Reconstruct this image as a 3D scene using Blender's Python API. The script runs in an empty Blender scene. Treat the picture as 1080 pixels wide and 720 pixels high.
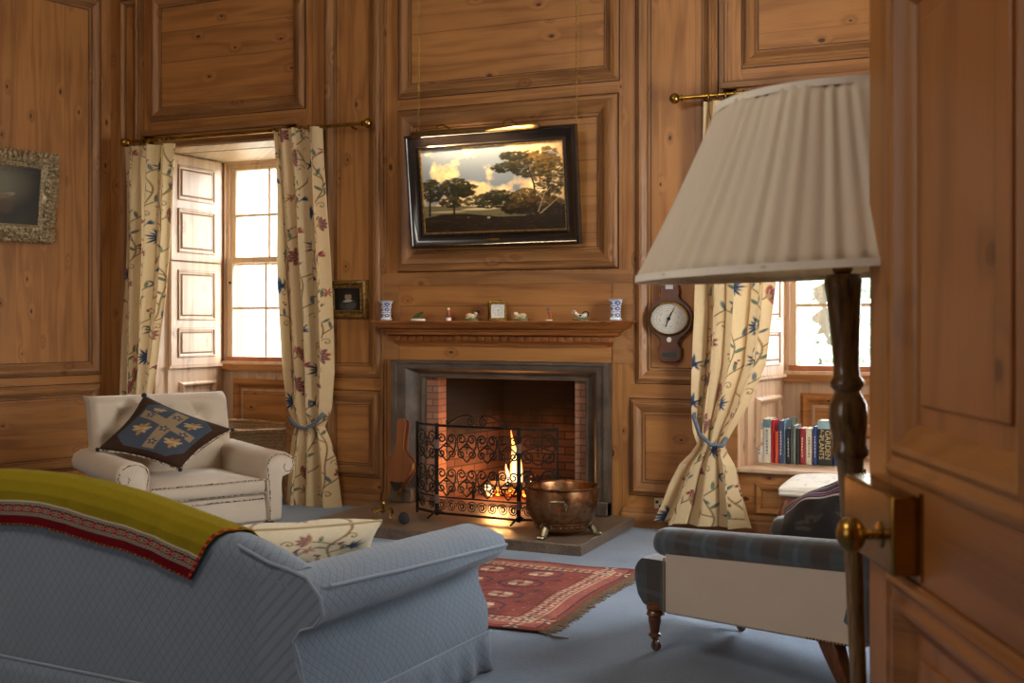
import bpy, bmesh, math, random
import numpy as np
from mathutils import Vector, Matrix, Euler

random.seed(7)
rng = np.random.default_rng(11)
SC = bpy.context.scene
COL = SC.collection
R = math.radians
PI = math.pi

# ------------------------------------------------------------------ camera numbers
CAM_H, F_PX, CX, HY = 1.45, 1200.0, 540.0, 338.0
TH = R(23.55)
SN, CS = math.sin(TH), math.cos(TH)
BACK = 7.70                      # the fireplace wall stands at Y = BACK

def x_at(px, Y=BACK):
    """world X of the photo column px on the vertical plane Y"""
    return Y * math.tan(math.atan((px - CX) / F_PX) - TH)
def depth_of(X, Y):
    return -X * SN + Y * CS
def z_at(px, py, Y=BACK):
    X = x_at(px, Y)
    return CAM_H - (py - HY) * depth_of(X, Y) / F_PX
def ground(px, py, Z=0.0):
    zc = (CAM_H - Z) * F_PX / (py - HY)
    xc = (px - CX) / F_PX * zc
    return Vector((xc * CS - zc * SN, xc * SN + zc * CS, Z))
def cam_pt(xc, zc, Z):
    return Vector((xc * CS - zc * SN, xc * SN + zc * CS, Z))

def lin(c):
    if isinstance(c, str):
        c = [int(c[i:i+2], 16) / 255 for i in (0, 2, 4)]
    return tuple(((v / 12.92) if v <= 0.04045 else ((v + 0.055) / 1.055) ** 2.4) for v in c[:3])

# ------------------------------------------------------------------ mesh building
I4 = Matrix.Identity(4)
def T(x, y, z): return Matrix.Translation((x, y, z))
def RX(a): return Matrix.Rotation(a, 4, 'X')
def RY(a): return Matrix.Rotation(a, 4, 'Y')
def RZ(a): return Matrix.Rotation(a, 4, 'Z')
def axes(o, u, v, n):
    """matrix with columns u, v, n and origin o"""
    m = Matrix.Identity(4)
    for i, a in enumerate((u, v, n)):
        for j in range(3): m[j][i] = a[j]
    for j in range(3): m[j][3] = o[j]
    return m

class MB:
    def __init__(s, M=I4):
        s.bm = bmesh.new(); s.M = M
    def v(s, p, M=None):
        p = Vector(p)
        if M is not None: p = M @ p
        return s.bm.verts.new(s.M @ p)
    def f(s, vs):
        try: return s.bm.faces.new(vs)
        except ValueError: return None
    def box(s, x0, x1, y0, y1, z0, z1, M=None):
        q = [s.v((x, y, z), M) for z in (z0, z1) for x, y in ((x0, y0), (x1, y0), (x1, y1), (x0, y1))]
        for a in ((3,2,1,0), (4,5,6,7), (0,1,5,4), (1,2,6,5), (2,3,7,6), (3,0,4,7)):
            s.f([q[i] for i in a])
        return s
    def loops(s, loops, close=True, cap=True, M=None):
        """skin a list of equally long point loops"""
        vl = [[s.v(p, M) for p in l] for l in loops]
        n = len(vl[0])
        for a, b in zip(vl, vl[1:]):
            for i in range(n if close else n - 1):
                j = (i + 1) % n
                s.f([a[i], a[j], b[j], b[i]])
        if cap and close:
            s.f(list(reversed(vl[0]))); s.f(vl[-1])
        return vl
    def prism(s, poly, d0, d1, M=None):
        """poly in local XY, extruded from z=d0 to z=d1"""
        s.loops([[(x, y, d0) for x, y in poly], [(x, y, d1) for x, y in poly]], M=M); return s
    def lathe(s, prof, M=None, n=24, a0=0.0, a1=2*PI, sx=1, sy=1):
        full = abs(a1 - a0 - 2*PI) < 1e-6
        L = []
        for r, z in prof:
            r = max(r, 1e-4)
            L.append([(r*sx*math.cos(a0+(a1-a0)*i/n), r*sy*math.sin(a0+(a1-a0)*i/n), z) for i in range(n if full else n+1)])
        vl = s.loops(L, close=full, cap=False, M=M)
        if full:
            if prof[0][0] < 0.05: s.f(list(reversed(vl[0])))
            if prof[-1][0] < 0.05: s.f(vl[-1])
        return s
    def tube(s, pts, r, n=8, M=None, closed=False, flat=1.0):
        pts = [Vector(p) for p in pts]
        m = len(pts)
        rr = r if isinstance(r, (list, tuple)) else [r] * m
        up = None; L = []
        for i, p in enumerate(pts):
            if closed: t = pts[(i+1) % m] - pts[(i-1) % m]
            else: t = pts[min(i+1, m-1)] - pts[max(i-1, 0)]
            if t.length < 1e-9: t = Vector((0,0,1))
            t.normalize()
            if up is None:
                up = Vector((0,0,1)) if abs(t.z) < 0.9 else Vector((0,1,0))
                up = (up - t * up.dot(t)).normalized()
            else:
                up = up - t * up.dot(t)
                up = up.normalized() if up.length > 1e-6 else Vector((1,0,0))
            w = t.cross(up)
            L.append([p + (up*math.cos(2*PI*k/n)*flat + w*math.sin(2*PI*k/n)) * rr[i] for k in range(n)])
        if closed: L.append(L[0])
        s.loops(L, cap=not closed, M=M); return s
    def ball(s, c, r, n=12, M=None, m=None):
        if not isinstance(r, (tuple, list)): r = (r, r, r)
        m = m or max(4, n // 2)
        L = []
        for i in range(m + 1):
            a = -PI/2 + PI * i / m
            k = max(math.cos(a), 1e-3)
            L.append([(c[0]+r[0]*k*math.cos(2*PI*j/n), c[1]+r[1]*k*math.sin(2*PI*j/n), c[2]+r[2]*math.sin(a)) for j in range(n)])
        s.loops(L, M=M); return s
    def ring(s, x0, x1, z0, z1, prof, M=None, fill=None):
        """mitred rectangular frame: prof = [(outward offset, height along normal)], rect in local XY, normal +Z"""
        L = []
        for o, h in prof:
            L.append([(x0-o, z0-o, h), (x1+o, z0-o, h), (x1+o, z1+o, h), (x0-o, z1+o, h)])
        vl = [[s.v(p, M) for p in l] for l in L]
        for a, b in zip(vl, vl[1:]):
            for i in range(4):
                j = (i + 1) % 4
                q = s.f([a[i], a[j], b[j], b[i]])
                if q: q.material_index = i % 2
        if fill == 'in': s.f([v for v in vl[-1]])
        if fill == 'first': s.f(list(reversed(vl[0])))
        return s
    def grid(s, fn, nu, nv, M=None, closeu=False):
        V = [[s.v(fn(i / (nu if closeu else nu - 1), j / (nv - 1)), M) for i in range(nu)] for j in range(nv)]
        for j in range(nv - 1):
            for i in range(nu if closeu else nu - 1):
                k = (i + 1) % nu
                s.f([V[j][i], V[j][k], V[j+1][k], V[j+1][i]])
        return V
    def out(s, name, mat, parent=None, sharp=38, bevel=0, seg=2, sub=0, solid=0, recalc=True, colors=None):
        bm = s.bm
        if recalc: bmesh.ops.recalc_face_normals(bm, faces=bm.faces[:])
        me = bpy.data.meshes.new(name)
        bm.to_mesh(me); bm.free()
        if colors is not None:
            at = me.color_attributes.new('Col', 'FLOAT_COLOR', 'POINT')
            n = len(me.vertices)
            buf = np.ones((n, 4), dtype=np.float32)
            buf[:len(colors), :3] = colors[:n]
            at.data.foreach_set('color', buf.ravel())
        me.polygons.foreach_set('use_smooth', [True] * len(me.polygons))
        try: me.set_sharp_from_angle(angle=R(sharp))
        except Exception: pass
        for m_ in (mat if isinstance(mat, tuple) else (mat, mat)): me.materials.append(m_)
        o = bpy.data.objects.new(name, me); COL.objects.link(o)
        if parent is not None: o.parent = parent
        if solid:
            m = o.modifiers.new('Solid', 'SOLIDIFY'); m.thickness = solid; m.offset = 0
        if bevel:
            m = o.modifiers.new('Bevel', 'BEVEL'); m.width = bevel; m.segments = seg; m.limit_method = 'ANGLE'; m.angle_limit = R(35)
            m.harden_normals = False
        if sub:
            m = o.modifiers.new('Sub', 'SUBSURF'); m.levels = sub; m.render_levels = sub
        return o

def tag(o, label=None, cat=None, group=None, kind=None):
    if label: o['label'] = label
    if cat: o['category'] = cat
    if group: o['group'] = group
    if kind: o['kind'] = kind
    return o
def thing(name, label, cat, loc=(0,0,0), rz=0, group=None, rot=None):
    o = bpy.data.objects.new(name, None); COL.objects.link(o)
    o.location = loc; o.rotation_euler = rot if rot else (0, 0, rz)
    o.empty_display_size = 0.1
    return tag(o, label, cat, group)
def struct(o): o['kind'] = 'structure'; return o
def copy_tree(o, parent=None):
    c = o.copy(); COL.objects.link(c)
    if parent is not None: c.parent = parent
    for ch in list(o.children): copy_tree(ch, c)
    return c

# ------------------------------------------------------------------ materials
class NT:
    def __init__(s, name):
        s.m = bpy.data.materials.new(name); s.m.use_nodes = True
        s.t = s.m.node_tree; s.t.nodes.clear()
        s.o = s.t.nodes.new('ShaderNodeOutputMaterial')
        s.b = s.t.nodes.new('ShaderNodeBsdfPrincipled')
        s.t.links.new(s.b.outputs[0], s.o.inputs[0])
    def n(s, typ, **kw):
        nd = s.t.nodes.new('ShaderNode' + typ)
        for k, v in kw.items():
            if k == 'inp':
                for a, b in v.items(): s.set(nd.inputs[a], b)
            else: setattr(nd, k, v)
        return nd
    def set(s, sock, val):
        if isinstance(val, bpy.types.NodeSocket): s.t.links.new(val, sock)
        else:
            if isinstance(val, tuple) and len(val) == 3 and sock.type == 'RGBA': val = val + (1.0,)
            sock.default_value = val
    def math(s, op, a, b=0.0, c=0.0):
        nd = s.t.nodes.new('ShaderNodeMath'); nd.operation = op
        for i, v in enumerate((a, b, c)): s.set(nd.inputs[i], v)
        return nd.outputs[0]
    def mix(s, f, a, b, mode='MIX'):
        nd = s.t.nodes.new('ShaderNodeMix'); nd.data_type = 'RGBA'; nd.blend_type = mode
        s.set(nd.inputs[0], f); s.set(nd.inputs[6], a); s.set(nd.inputs[7], b)
        return nd.outputs[2]
    def ramp(s, f, *stops):
        nd = s.t.nodes.new('ShaderNodeValToRGB'); e = nd.color_ramp.elements
        while len(e) < len(stops): e.new(0.5)
        for q, (p, c) in zip(e, stops):
            q.position = p; q.color = (c, c, c, 1) if isinstance(c, (int, float)) else (*c[:3], 1)
        s.set(nd.inputs[0], f); return nd.outputs[0]
    def rng(s, f, a, b, c, d):
        nd = s.t.nodes.new('ShaderNodeMapRange'); nd.clamp = True; nd.interpolation_type = 'SMOOTHSTEP'
        for i, v in enumerate((f, a, b, c, d)): s.set(nd.inputs[i], v)
        return nd.outputs[0]
    def obj(s): return s.n('TexCoord').outputs['Object']
    def xyz(s, v=None):
        nd = s.n('SeparateXYZ', inp={0: v if v is not None else s.obj()}); return nd.outputs[0], nd.outputs[1], nd.outputs[2]
    def comb(s, x=0.0, y=0.0, z=0.0): return s.n('CombineXYZ', inp={0: x, 1: y, 2: z}).outputs[0]
    def noise(s, v, scale, detail=3.0, rough=0.5, dist=0.0, out=0):
        nd = s.n('TexNoise', inp={'Vector': v, 'Scale': scale, 'Detail': detail, 'Roughness': rough, 'Distortion': dist}); return nd.outputs[out]
    def bump(s, h, strength=0.3, dist=0.01):
        nd = s.n('Bump', inp={'Strength': strength, 'Distance': dist, 'Height': h})
        s.t.links.new(nd.outputs[0], s.b.inputs['Normal'])
    def pr(s, **kw):
        names = {'color': 'Base Color', 'rough': 'Roughness', 'metal': 'Metallic', 'coat': 'Coat Weight', 'coat_r': 'Coat Roughness',
                 'sheen': 'Sheen Weight', 'spec': 'Specular IOR Level', 'sss': 'Subsurface Weight', 'trans': 'Transmission Weight', 'ior': 'IOR',
                 'emit': 'Emission Color', 'estr': 'Emission Strength', 'aniso': 'Anisotropic'}
        for k, v in kw.items(): s.set(s.b.inputs[names[k]], v)
        return s.m

def m_plain(name, col, rough=0.5, metal=0.0, var=0.12, scale=20, bump=0.0, **kw):
    t = NT(name); o = t.obj()
    nz = t.noise(o, scale, 4.0)
    c = lin(col) if not isinstance(col, tuple) or True else col
    d = tuple(v * (1 - var*1.6) for v in c); l = tuple(min(1, v * (1 + var)) for v in c)
    if bump: t.bump(nz, bump, 0.01)
    return t.pr(color=t.ramp(nz, (0.3, d), (0.7, l)), rough=rough, metal=metal, **kw)

def pine(name, vertical=True, light='b97f44', dark='835026', plank=0.26, seam=0.5, rough=0.42, knots=1.0, across_xy=True, shade=1.0):
    t = NT(name); x, y, z = t.xyz()
    h = t.math('ADD', x, y)
    a, l = (h, z) if vertical else (z, h)
    pid = t.math('FLOOR', t.math('DIVIDE', a, plank))
    rnd = t.n('TexWhiteNoise', noise_dimensions='1D', inp={'W': pid}).outputs[0]
    rnd2 = t.n('TexWhiteNoise', noise_dimensions='1D', inp={'W': t.math('ADD', pid, 31.7)}).outputs[0]
    lo = t.math('ADD', l, t.math('MULTIPLY', rnd, 13.0))
    # knots
    kv = t.comb(t.math('MULTIPLY', a, 3.9), t.math('MULTIPLY', lo, 2.3))
    vor = t.n('TexVoronoi', voronoi_dimensions='2D', inp={'Vector': kv, 'Scale': 1.0, 'Randomness': 1.0})
    d = vor.outputs['Distance']; kc = t.n('SeparateColor', inp={0: vor.outputs['Color']})
    size = t.math('ADD', 0.014, t.math('MULTIPLY', kc.outputs[0], 0.045))
    on = t.math('GREATER_THAN', kc.outputs[1], 0.38)
    kn = t.math('MULTIPLY', t.rng(t.math('DIVIDE', d, size), 0.75, 1.25, 1.0, 0.0), on)
    halo = t.math('MULTIPLY', t.rng(d, 0.0, 0.22, 1.0, 0.0), on)
    # grain
    low = t.noise(t.comb(t.math('MULTIPLY', a, 5.0), t.math('MULTIPLY', lo, 0.55)), 1.0, 2.0)
    ph = t.math('ADD', t.math('MULTIPLY', a, 34.0), t.math('ADD', t.math('MULTIPLY', low, 26.0), t.math('MULTIPLY', halo, 6.0)))
    rings = t.math('ADD', t.math('MULTIPLY', t.math('SINE', ph), 0.5), 0.5)
    rings = t.math('POWER', rings, 1.4)
    fib = t.noise(t.comb(t.math('MULTIPLY', a, 160.0), t.math('MULTIPLY', lo, 3.0)), 1.0, 3.0)
    blot = t.noise(t.comb(h, z), 1.3, 4.0)
    cl, cd = lin(light), lin(dark)
    cl = tuple(v*shade for v in cl); cd = tuple(v*shade for v in cd)
    g = t.math('ADD', t.math('MULTIPLY', rings, 0.2), t.math('ADD', t.math('MULTIPLY', fib, 0.42), t.math('MULTIPLY', blot, 0.5)))
    col = t.mix(t.rng(g, 0.3, 0.95, 0.0, 1.0), cl, cd)
    pv = t.math('ADD', 0.86, t.math('MULTIPLY', rnd2, 0.22))
    vm = t.n('VectorMath', operation='SCALE', inp={0: col, 'Scale': pv}).outputs[0]
    col = t.mix(t.math('MULTIPLY', halo, 0.12), vm, lin('6b3613'))
    col = t.mix(t.math('MULTIPLY', kn, 0.85 * knots), col, lin('33190b'))
    # rubbed grime in long streaks
    gr = t.noise(t.comb(t.math('MULTIPLY', a, 9.0), t.math('MULTIPLY', lo, 1.2)), 1.0, 5.0, 0.65)
    col = t.mix(t.rng(gr, 0.58, 0.78, 0.0, 0.34), col, lin('54300f'))
    if seam:
        fr = t.math('FRACT', t.math('DIVIDE', a, plank))
        e = t.math('MINIMUM', fr, t.math('SUBTRACT', 1.0, fr))
        sm = t.rng(t.math('MULTIPLY', e, plank), 0.0015, 0.0045, 1.0, 0.0)
        col = t.mix(t.math('MULTIPLY', sm, t.math('MULTIPLY', t.math('GREATER_THAN', rnd, 0.35), seam)), col, lin('1f0f06'))
    t.bump(t.math('ADD', t.math('MULTIPLY', fib, 0.5), t.math('MULTIPLY', rings, 0.3)), 0.18, 0.004)
    return t.pr(color=col, rough=t.math('ADD', rough - 0.08, t.math('MULTIPLY', blot, 0.2)), spec=0.4)

def m_attr(name, rough=0.85, weave=900.0, wb=0.12, sheen=0.0, spec=0.3, wrinkle=0.0, coat=0.0):
    t = NT(name)
    c = t.n('VertexColor', layer_name='Col').outputs[0]
    o = t.obj()
    nz = t.noise(o, weave * 0.3, 2.0)
    h = nz
    if wrinkle: h = t.math('ADD', nz, t.math('MULTIPLY', t.noise(o, 9.0, 3.0), wrinkle))
    t.bump(h, wb, 0.004)
    return t.pr(color=c, rough=rough, sheen=sheen, spec=spec, coat=coat, coat_r=0.2)

def m_fabric(name, col, rough=0.9, var=0.1, wrinkle=1.5, sheen=0.2, bump=0.25):
    t = NT(name); o = t.obj()
    w = t.noise(o, 320.0, 2.0); b = t.noise(o, 6.0, 4.0)
    c = lin(col)
    cc = t.ramp(t.math('ADD', t.math('MULTIPLY', w, 0.5), t.math('MULTIPLY', b, 0.5)), (0.3, tuple(v*(1-var) for v in c)), (0.7, tuple(min(1, v*(1+var)) for v in c)))
    t.bump(t.math('ADD', t.math('MULTIPLY', w, 0.25), t.math('MULTIPLY', b, wrinkle)), bump, 0.01)
    return t.pr(color=cc, rough=rough, sheen=sheen, spec=0.2)

# ------------------------------------------------------------------ a small painter for woven and painted surfaces (vertex colours)
class Canvas:
    def __init__(s, nu, nv, w, h, bg):
        s.nu, s.nv, s.w, s.h = nu, nv, w, h
        s.a = np.empty((nv, nu, 3), dtype=np.float32); s.a[:] = lin(bg)
        s.U, s.V = np.meshgrid(np.linspace(0, w, nu), np.linspace(0, h, nv))
        s.px = max(w / nu, h / nv)
    def win(s, u0, v0, u1, v1):
        i0 = max(0, int(u0 / s.w * (s.nu-1)) - 1); i1 = min(s.nu, int(u1 / s.w * (s.nu-1)) + 3)
        j0 = max(0, int(v0 / s.h * (s.nv-1)) - 1); j1 = min(s.nv, int(v1 / s.h * (s.nv-1)) + 3)
        return (slice(j0, j1), slice(i0, i1)) if i1 > i0 and j1 > j0 else None
    def put(s, sl, al, col):
        al = np.clip(al, 0, 1)[..., None]
        s.a[sl] = s.a[sl] * (1 - al) + np.array(lin(col), dtype=np.float32) * al
    def seg(s, p, q, r, col, r2=None, al=1.0):
        r2 = r if r2 is None else r2; m = max(r, r2) + s.px
        sl = s.win(min(p[0], q[0])-m, min(p[1], q[1])-m, max(p[0], q[0])+m, max(p[1], q[1])+m)
        if sl is None: return
        U, V = s.U[sl], s.V[sl]; dx, dy = q[0]-p[0], q[1]-p[1]; L = dx*dx + dy*dy + 1e-12
        t = np.clip(((U-p[0])*dx + (V-p[1])*dy) / L, 0, 1)
        d = np.hypot(U-p[0]-t*dx, V-p[1]-t*dy); rr = r + (r2-r)*t
        s.put(sl, al * np.clip((rr - d) / s.px + 0.5, 0, 1), col)
    def line(s, pts, r, col, r2=None, al=1.0):
        n = len(pts) - 1
        for k in range(n):
            a = r if r2 is None else r + (r2-r)*k/n; b = r if r2 is None else r + (r2-r)*(k+1)/n
            s.seg(pts[k], pts[k+1], a, col, b, al)
    def ell(s, c, a, b, ang, col, al=1.0, soft=None):
        soft = soft or s.px; m = max(a, b) + soft
        sl = s.win(c[0]-m, c[1]-m, c[0]+m, c[1]+m)
        if sl is None: return
        U, V = s.U[sl]-c[0], s.V[sl]-c[1]; ca, sa = math.cos(ang), math.sin(ang)
        x, y = U*ca + V*sa, -U*sa + V*ca
        d = np.sqrt((x/a)**2 + (y/b)**2)
        s.put(sl, al * np.clip((1 - d) * min(a, b) / soft + 0.5, 0, 1), col)
    def poly(s, pts, col, al=1.0):
        us = [p[0] for p in pts]; vs = [p[1] for p in pts]
        sl = s.win(min(us), min(vs), max(us), max(vs))
        if sl is None: return
        U, V = s.U[sl], s.V[sl]; ins = np.zeros(U.shape, bool); n = len(pts)
        for i in range(n):
            x0, y0 = pts[i]; x1, y1 = pts[(i+1) % n]
            if y0 == y1: continue
            c = ((V >= min(y0, y1)) & (V < max(y0, y1))) & (U < x0 + (V-y0)*(x1-x0)/(y1-y0))
            ins ^= c
        s.put(sl, ins.astype(np.float32) * al, col)
    def petal(s, c, L, W, ang, col, al=1.0):
        s.ell((c[0]+math.cos(ang)*L/2, c[1]+math.sin(ang)*L/2), L/2, W/2, ang, col, al)
    def speckle(s, amt):
        s.a *= (1 + amt * (rng.random((s.nv, s.nu, 1)).astype(np.float32) - 0.5))
    def flat(s): return s.a.reshape(-1, 3)

def smooth_noise(nv, nu, cells, seed=0):
    g = np.random.default_rng(seed); gy = max(2, cells); gx = max(2, int(cells * nu / nv))
    base = g.random((gy + 2, gx + 2))
    y = np.linspace(0, gy, nv); x = np.linspace(0, gx, nu)
    yi = y.astype(int); xi = x.astype(int); fy = y - yi; fx = x - xi
    fy = (fy*fy*(3-2*fy))[:, None]; fx = (fx*fx*(3-2*fx))[None, :]
    a = base[np.ix_(yi, xi)]; b = base[np.ix_(yi, xi+1)]; c = base[np.ix_(yi+1, xi)]; d = base[np.ix_(yi+1, xi+1)]
    return a*(1-fy)*(1-fx) + b*(1-fy)*fx + c*fy*(1-fx) + d*fy*fx
def fbm(nv, nu, cells, seed=0, oct=4):
    r = 0; amp = 1; tot = 0
    for k in range(oct):
        r = r + amp * smooth_noise(nv, nu, cells * 2**k, seed + k); tot += amp; amp *= 0.5
    return r / tot
# ================================================================== ROOM
M_PV = pine('pine_vertical_boards', True)
M_PH = pine('pine_horizontal_boards', False)
M_PT = pine('pine_moulding', True, light='a67444', dark='6c4422', plank=2.0, seam=0.0, knots=0.4)
M_PTH = pine('pine_moulding_horizontal', False, light='a67444', dark='6c4422', plank=2.0, seam=0.0, knots=0.4)
M_PALE = pine('pale_pine', True, light='ccab8a', dark='a88565', plank=0.5, seam=0.2, knots=0.5)
M_SHADOWBROWN = m_plain('shadow_brown', '2a180c', 0.9)  # painted-in shadow and dirt lines beside mouldings; also colours the window catch
M_PLASTER = m_plain('cream_plaster', 'd8cdb8', 0.85, bump=0.1)
M_STONEW = m_plain('harled_stone', 'cfc6b4', 0.9, bump=0.5, scale=8)

CEIL = 4.6
XR = 0.34                       # right wall
XL = x_at(117)                  # far left corner
W1 = (-6.68, -5.34, 2.925)      # window opening one: X range, top
W2 = (-1.68, -0.26, 2.925)
FP = (-4.08, -2.777, 1.016)     # fireplace opening in the stone
SEAT = 0.453
RB = 8.57                       # back of the window recesses
LD = Vector((math.sin(R(15)), math.cos(R(15)), 0))      # left wall runs this way towards the corner
LN = Vector((math.cos(R(15)), -math.sin(R(15)), 0))     # and faces this way
LC = Vector((XL, BACK, 0))

# moulding profiles: (outward offset, height)
P_BOL = [(-0.085, -0.004), (-0.085, 0.011), (-0.074, 0.013), (-0.071, 0.005), (-0.064, 0.005), (-0.060, 0.018), (-0.048, 0.024), (-0.030, 0.038), (-0.012, 0.042), (-0.009, 0.031), (0.002, 0.027), (0.010, 0.013), (0.014, 0.010), (0.022, 0.009), (0.022, -0.004)]
def scale_prof(p, k, h=1.0): return [(a*k, b*h) for a, b in p]
P_SM = scale_prof(P_BOL, 0.75, 0.8)

WM = axes((0, BACK, 0), (1,0,0), (0,0,1), (0,-1,0))      # wall frame: u = X, v = Z, normal into the room
skin = MB()
def slab(b, x0, x1, z0, z1, y0=BACK, y1=BACK+0.06):
    if x1 > x0 + 1e-4 and z1 > z0 + 1e-4: b.box(x0, x1, y0, y1, z0, z1)
# wooden skin of the wall around the openings
SX0, SX1, SZ = x_at(418.8), x_at(645.7), 1.150
for (x0, x1, z0, z1) in ((XL-0.3, W1[0], 0, CEIL), (W1[0], W1[1], W1[2], CEIL), (W1[1], SX0, 0, CEIL), (SX0, SX1, SZ, CEIL), (SX1, W2[0], 0, CEIL), (W2[0], W2[1], W2[2], CEIL), (W2[1], XR+0.3, 0, CEIL)):
    slab(skin, x0, x1, z0, z1)
# masonry core behind it
for (x0, x1, z0, z1) in ((XL-0.9, W1[0], 0, CEIL), (W1[0], W1[1], W1[2], CEIL), (W1[1], FP[0]-0.12, 0, CEIL), (FP[0]-0.12, FP[1]+0.12, 1.6, CEIL), (FP[1]+0.12, W2[0], 0, CEIL), (W2[0], W2[1], W2[2], CEIL), (W2[1], XR+0.5, 0, CEIL), (W1[0], W1[1], -0.2, -0.001)):
    slab(skin, x0, x1, z0, z1, BACK+0.06, RB+0.35)
slab(skin, FP[0]-0.12, FP[1]+0.12, 0, 1.6, RB+0.1, RB+0.35)
struct(skin.out('wall_back', M_PV, sharp=30))

# flat horizontal rails and fields, and the mouldings, all on the same wall
def trim(name, b, m, sharp=25): return struct(b.out(name, m, sharp=sharp))
tn = [0]
def tname(): tn[0] += 1; return 'trim_%d' % tn[0]

def field(b, x0, x1, z0, z1, h=0.0): b.box(x0, x1, z0, z1, -0.001, h if h > 0 else 0.003, M=WM)
def wpanel(xa, xb, za, zb, hor=True, prof=P_BOL, raise_=0.006):
    """bolection-moulded panel, xa..zb = outer edge of the moulding"""
    k = prof[-1][0]
    b = MB(); b.ring(xa + k, xb - k, za + k, zb - k, prof, M=WM)
    trim(tname(), b, (M_PTH, M_PT))
    oo, ii = abs(prof[0][0]), prof[-1][0]
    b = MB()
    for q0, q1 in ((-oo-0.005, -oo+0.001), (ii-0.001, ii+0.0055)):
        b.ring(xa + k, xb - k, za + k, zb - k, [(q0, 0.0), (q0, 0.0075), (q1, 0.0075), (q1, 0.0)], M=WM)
    trim(tname(), b, M_SHADOWBROWN)  # raised dark strips paint a shadow gap with wax dirt at both edges
    w = abs(prof[0][0]) + k
    f = MB(); field(f, xa+w, xb-w, za+w, zb-w, raise_); trim(tname(), f, M_PH if hor else M_PV)

def zw(px, py): return z_at(px, py)
TOPZ = 4.22
# over window one
wpanel(x_at(160), x_at(322), 0.5*(zw(160,128)+zw(322,114)), TOPZ)
wpanel(x_at(128), x_at(147), 0.12, TOPZ, hor=False, prof=scale_prof(P_SM, 0.7))
wpanel(x_at(343), x_at(403), zw(400, 398), TOPZ, hor=False)
wpanel(x_at(343), x_at(402.5), zw(402.5, 504), zw(402.5, 412.5))
# chimney breast
wpanel(x_at(421), x_at(653), zw(537, 94.6), TOPZ)
P_BIG = [(-0.115, -0.004), (-0.115, 0.014), (-0.103, 0.018), (-0.10, 0.008), (-0.092, 0.008), (-0.088, 0.024), (-0.074, 0.03), (-0.045, 0.056), (-0.020, 0.064), (-0.016, 0.048), (-0.004, 0.044), (0.0, 0.04), (0.02, 0.034), (0.034, 0.02), (0.036, -0.004)]
wpanel(x_at(421), x_at(652), zw(537, 284.4), zw(537, 108), prof=P_BIG)
# plain sunk panel over the mantel shelf: a frame of four thin boards round it
b = MB(); x0, x1, z1 = x_at(421.5), x_at(647), zw(535, 299.7)
b.box(x_at(404), x0, 1.15, z1, -0.001, 0.014, M=WM); b.box(x1, x_at(668), 1.15, z1, -0.001, 0.014, M=WM)
b.box(x_at(404), x_at(668), z1, zw(537, 286.5), -0.001, 0.014, M=WM)
trim(tname(), b, M_PTH)
b = MB(); b.box(x0, x1, 1.40, z1, -0.001, 0.003, M=WM); trim(tname(), b, M_PH)
# right of the chimney
wpanel(x_at(671), x_at(757), zw(677, 403.8), TOPZ, hor=False)
wpanel(x_at(665), x_at(757), zw(665, 521), zw(665, 420))
wpanel(x_at(783), x_at(950), zw(783, 72), TOPZ)
# horizontal rails between the panels
b = MB()
def rail(xa, xb, za, zb): b.box(xa+0.001, xb-0.001, za, zb, -0.001, 0.003, M=WM)
rail(x_at(421), x_at(652), zw(537, 107), zw(537, 95.6)); rail(x_at(343), x_at(402.5), zw(402.5, 411.5), zw(400, 399)); rail(x_at(665), x_at(757), zw(665, 419), zw(677, 404.8))
rail(SX0, SX1, SZ+0.002, 1.262); rail(x_at(160), x_at(322), W1[2]+0.15, 0.5*(zw(160,128)+zw(322,114))-0.006); rail(x_at(783), x_at(950), W2[2]+0.15, zw(783, 72)-0.006)
rail(x_at(343), x_at(402.5), 0.14, zw(402.5, 505)); rail(x_at(665), x_at(757), 0.14, zw(665, 522))
trim(tname(), b, M_PH)
# vertical pilaster edges (dark shadow gaps are real grooves between raised strips)
b = MB()
for px in (148.5, 404, 762):
    X = x_at(px); b.box(X-0.012, X+0.012, 0.12, CEIL, -0.001, 0.018, M=WM); b.box(X+0.016, X+0.035, 0.12, CEIL, -0.001, 0.010, M=WM)
trim(tname(), b, M_PT)
# window architraves
for (wx0, wx1, wz, z0) in ((*W1, 0.0), (*W2, 0.0)):
    b = MB()
    for xx0, xx1 in ((wx0-0.10, wx0), (wx1, wx1+0.10)):
        b.box(xx0, xx1, z0+0.13, wz+0.10, -0.001, 0.022, M=WM)
    b.box(wx0-0.10, wx1+0.10, wz, wz+0.10, -0.001, 0.022, M=WM)
    b.box(wx0-0.12, wx1+0.12, wz+0.10, wz+0.145, -0.001, 0.045, M=WM)
    struct(b.out(tname(), M_PTH, bevel=0.006))

# skirting boards
P_SK = [(0.0, 0.0), (0.032, 0.0), (0.032, 0.085), (0.024, 0.098), (0.026, 0.112), (0.014, 0.128), (0.0, 0.136)]
def skirting(name, p0, p1, nrm):
    p0, p1, nrm = Vector(p0), Vector(p1), Vector(nrm)
    b = MB(); b.loops([[p + nrm*o + Vector((0,0,z)) for o, z in P_SK] for p in (p0, p1)])
    return struct(b.out(name, M_PTH, sharp=30))
skirting('baseboard_back', (W1[1], BACK, 0), (x_at(403), BACK, 0), (0,-1,0))
skirting('baseboard_back', (x_at(657), BACK, 0), (W2[0], BACK, 0), (0,-1,0))
skirting('baseboard_back', (XL, BACK, 0), (W1[0], BACK, 0), (0,-1,0))
skirting('baseboard_back', (W2[0]-0.0, BACK, 0), (XR, BACK, 0), (0,-1,0))

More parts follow.
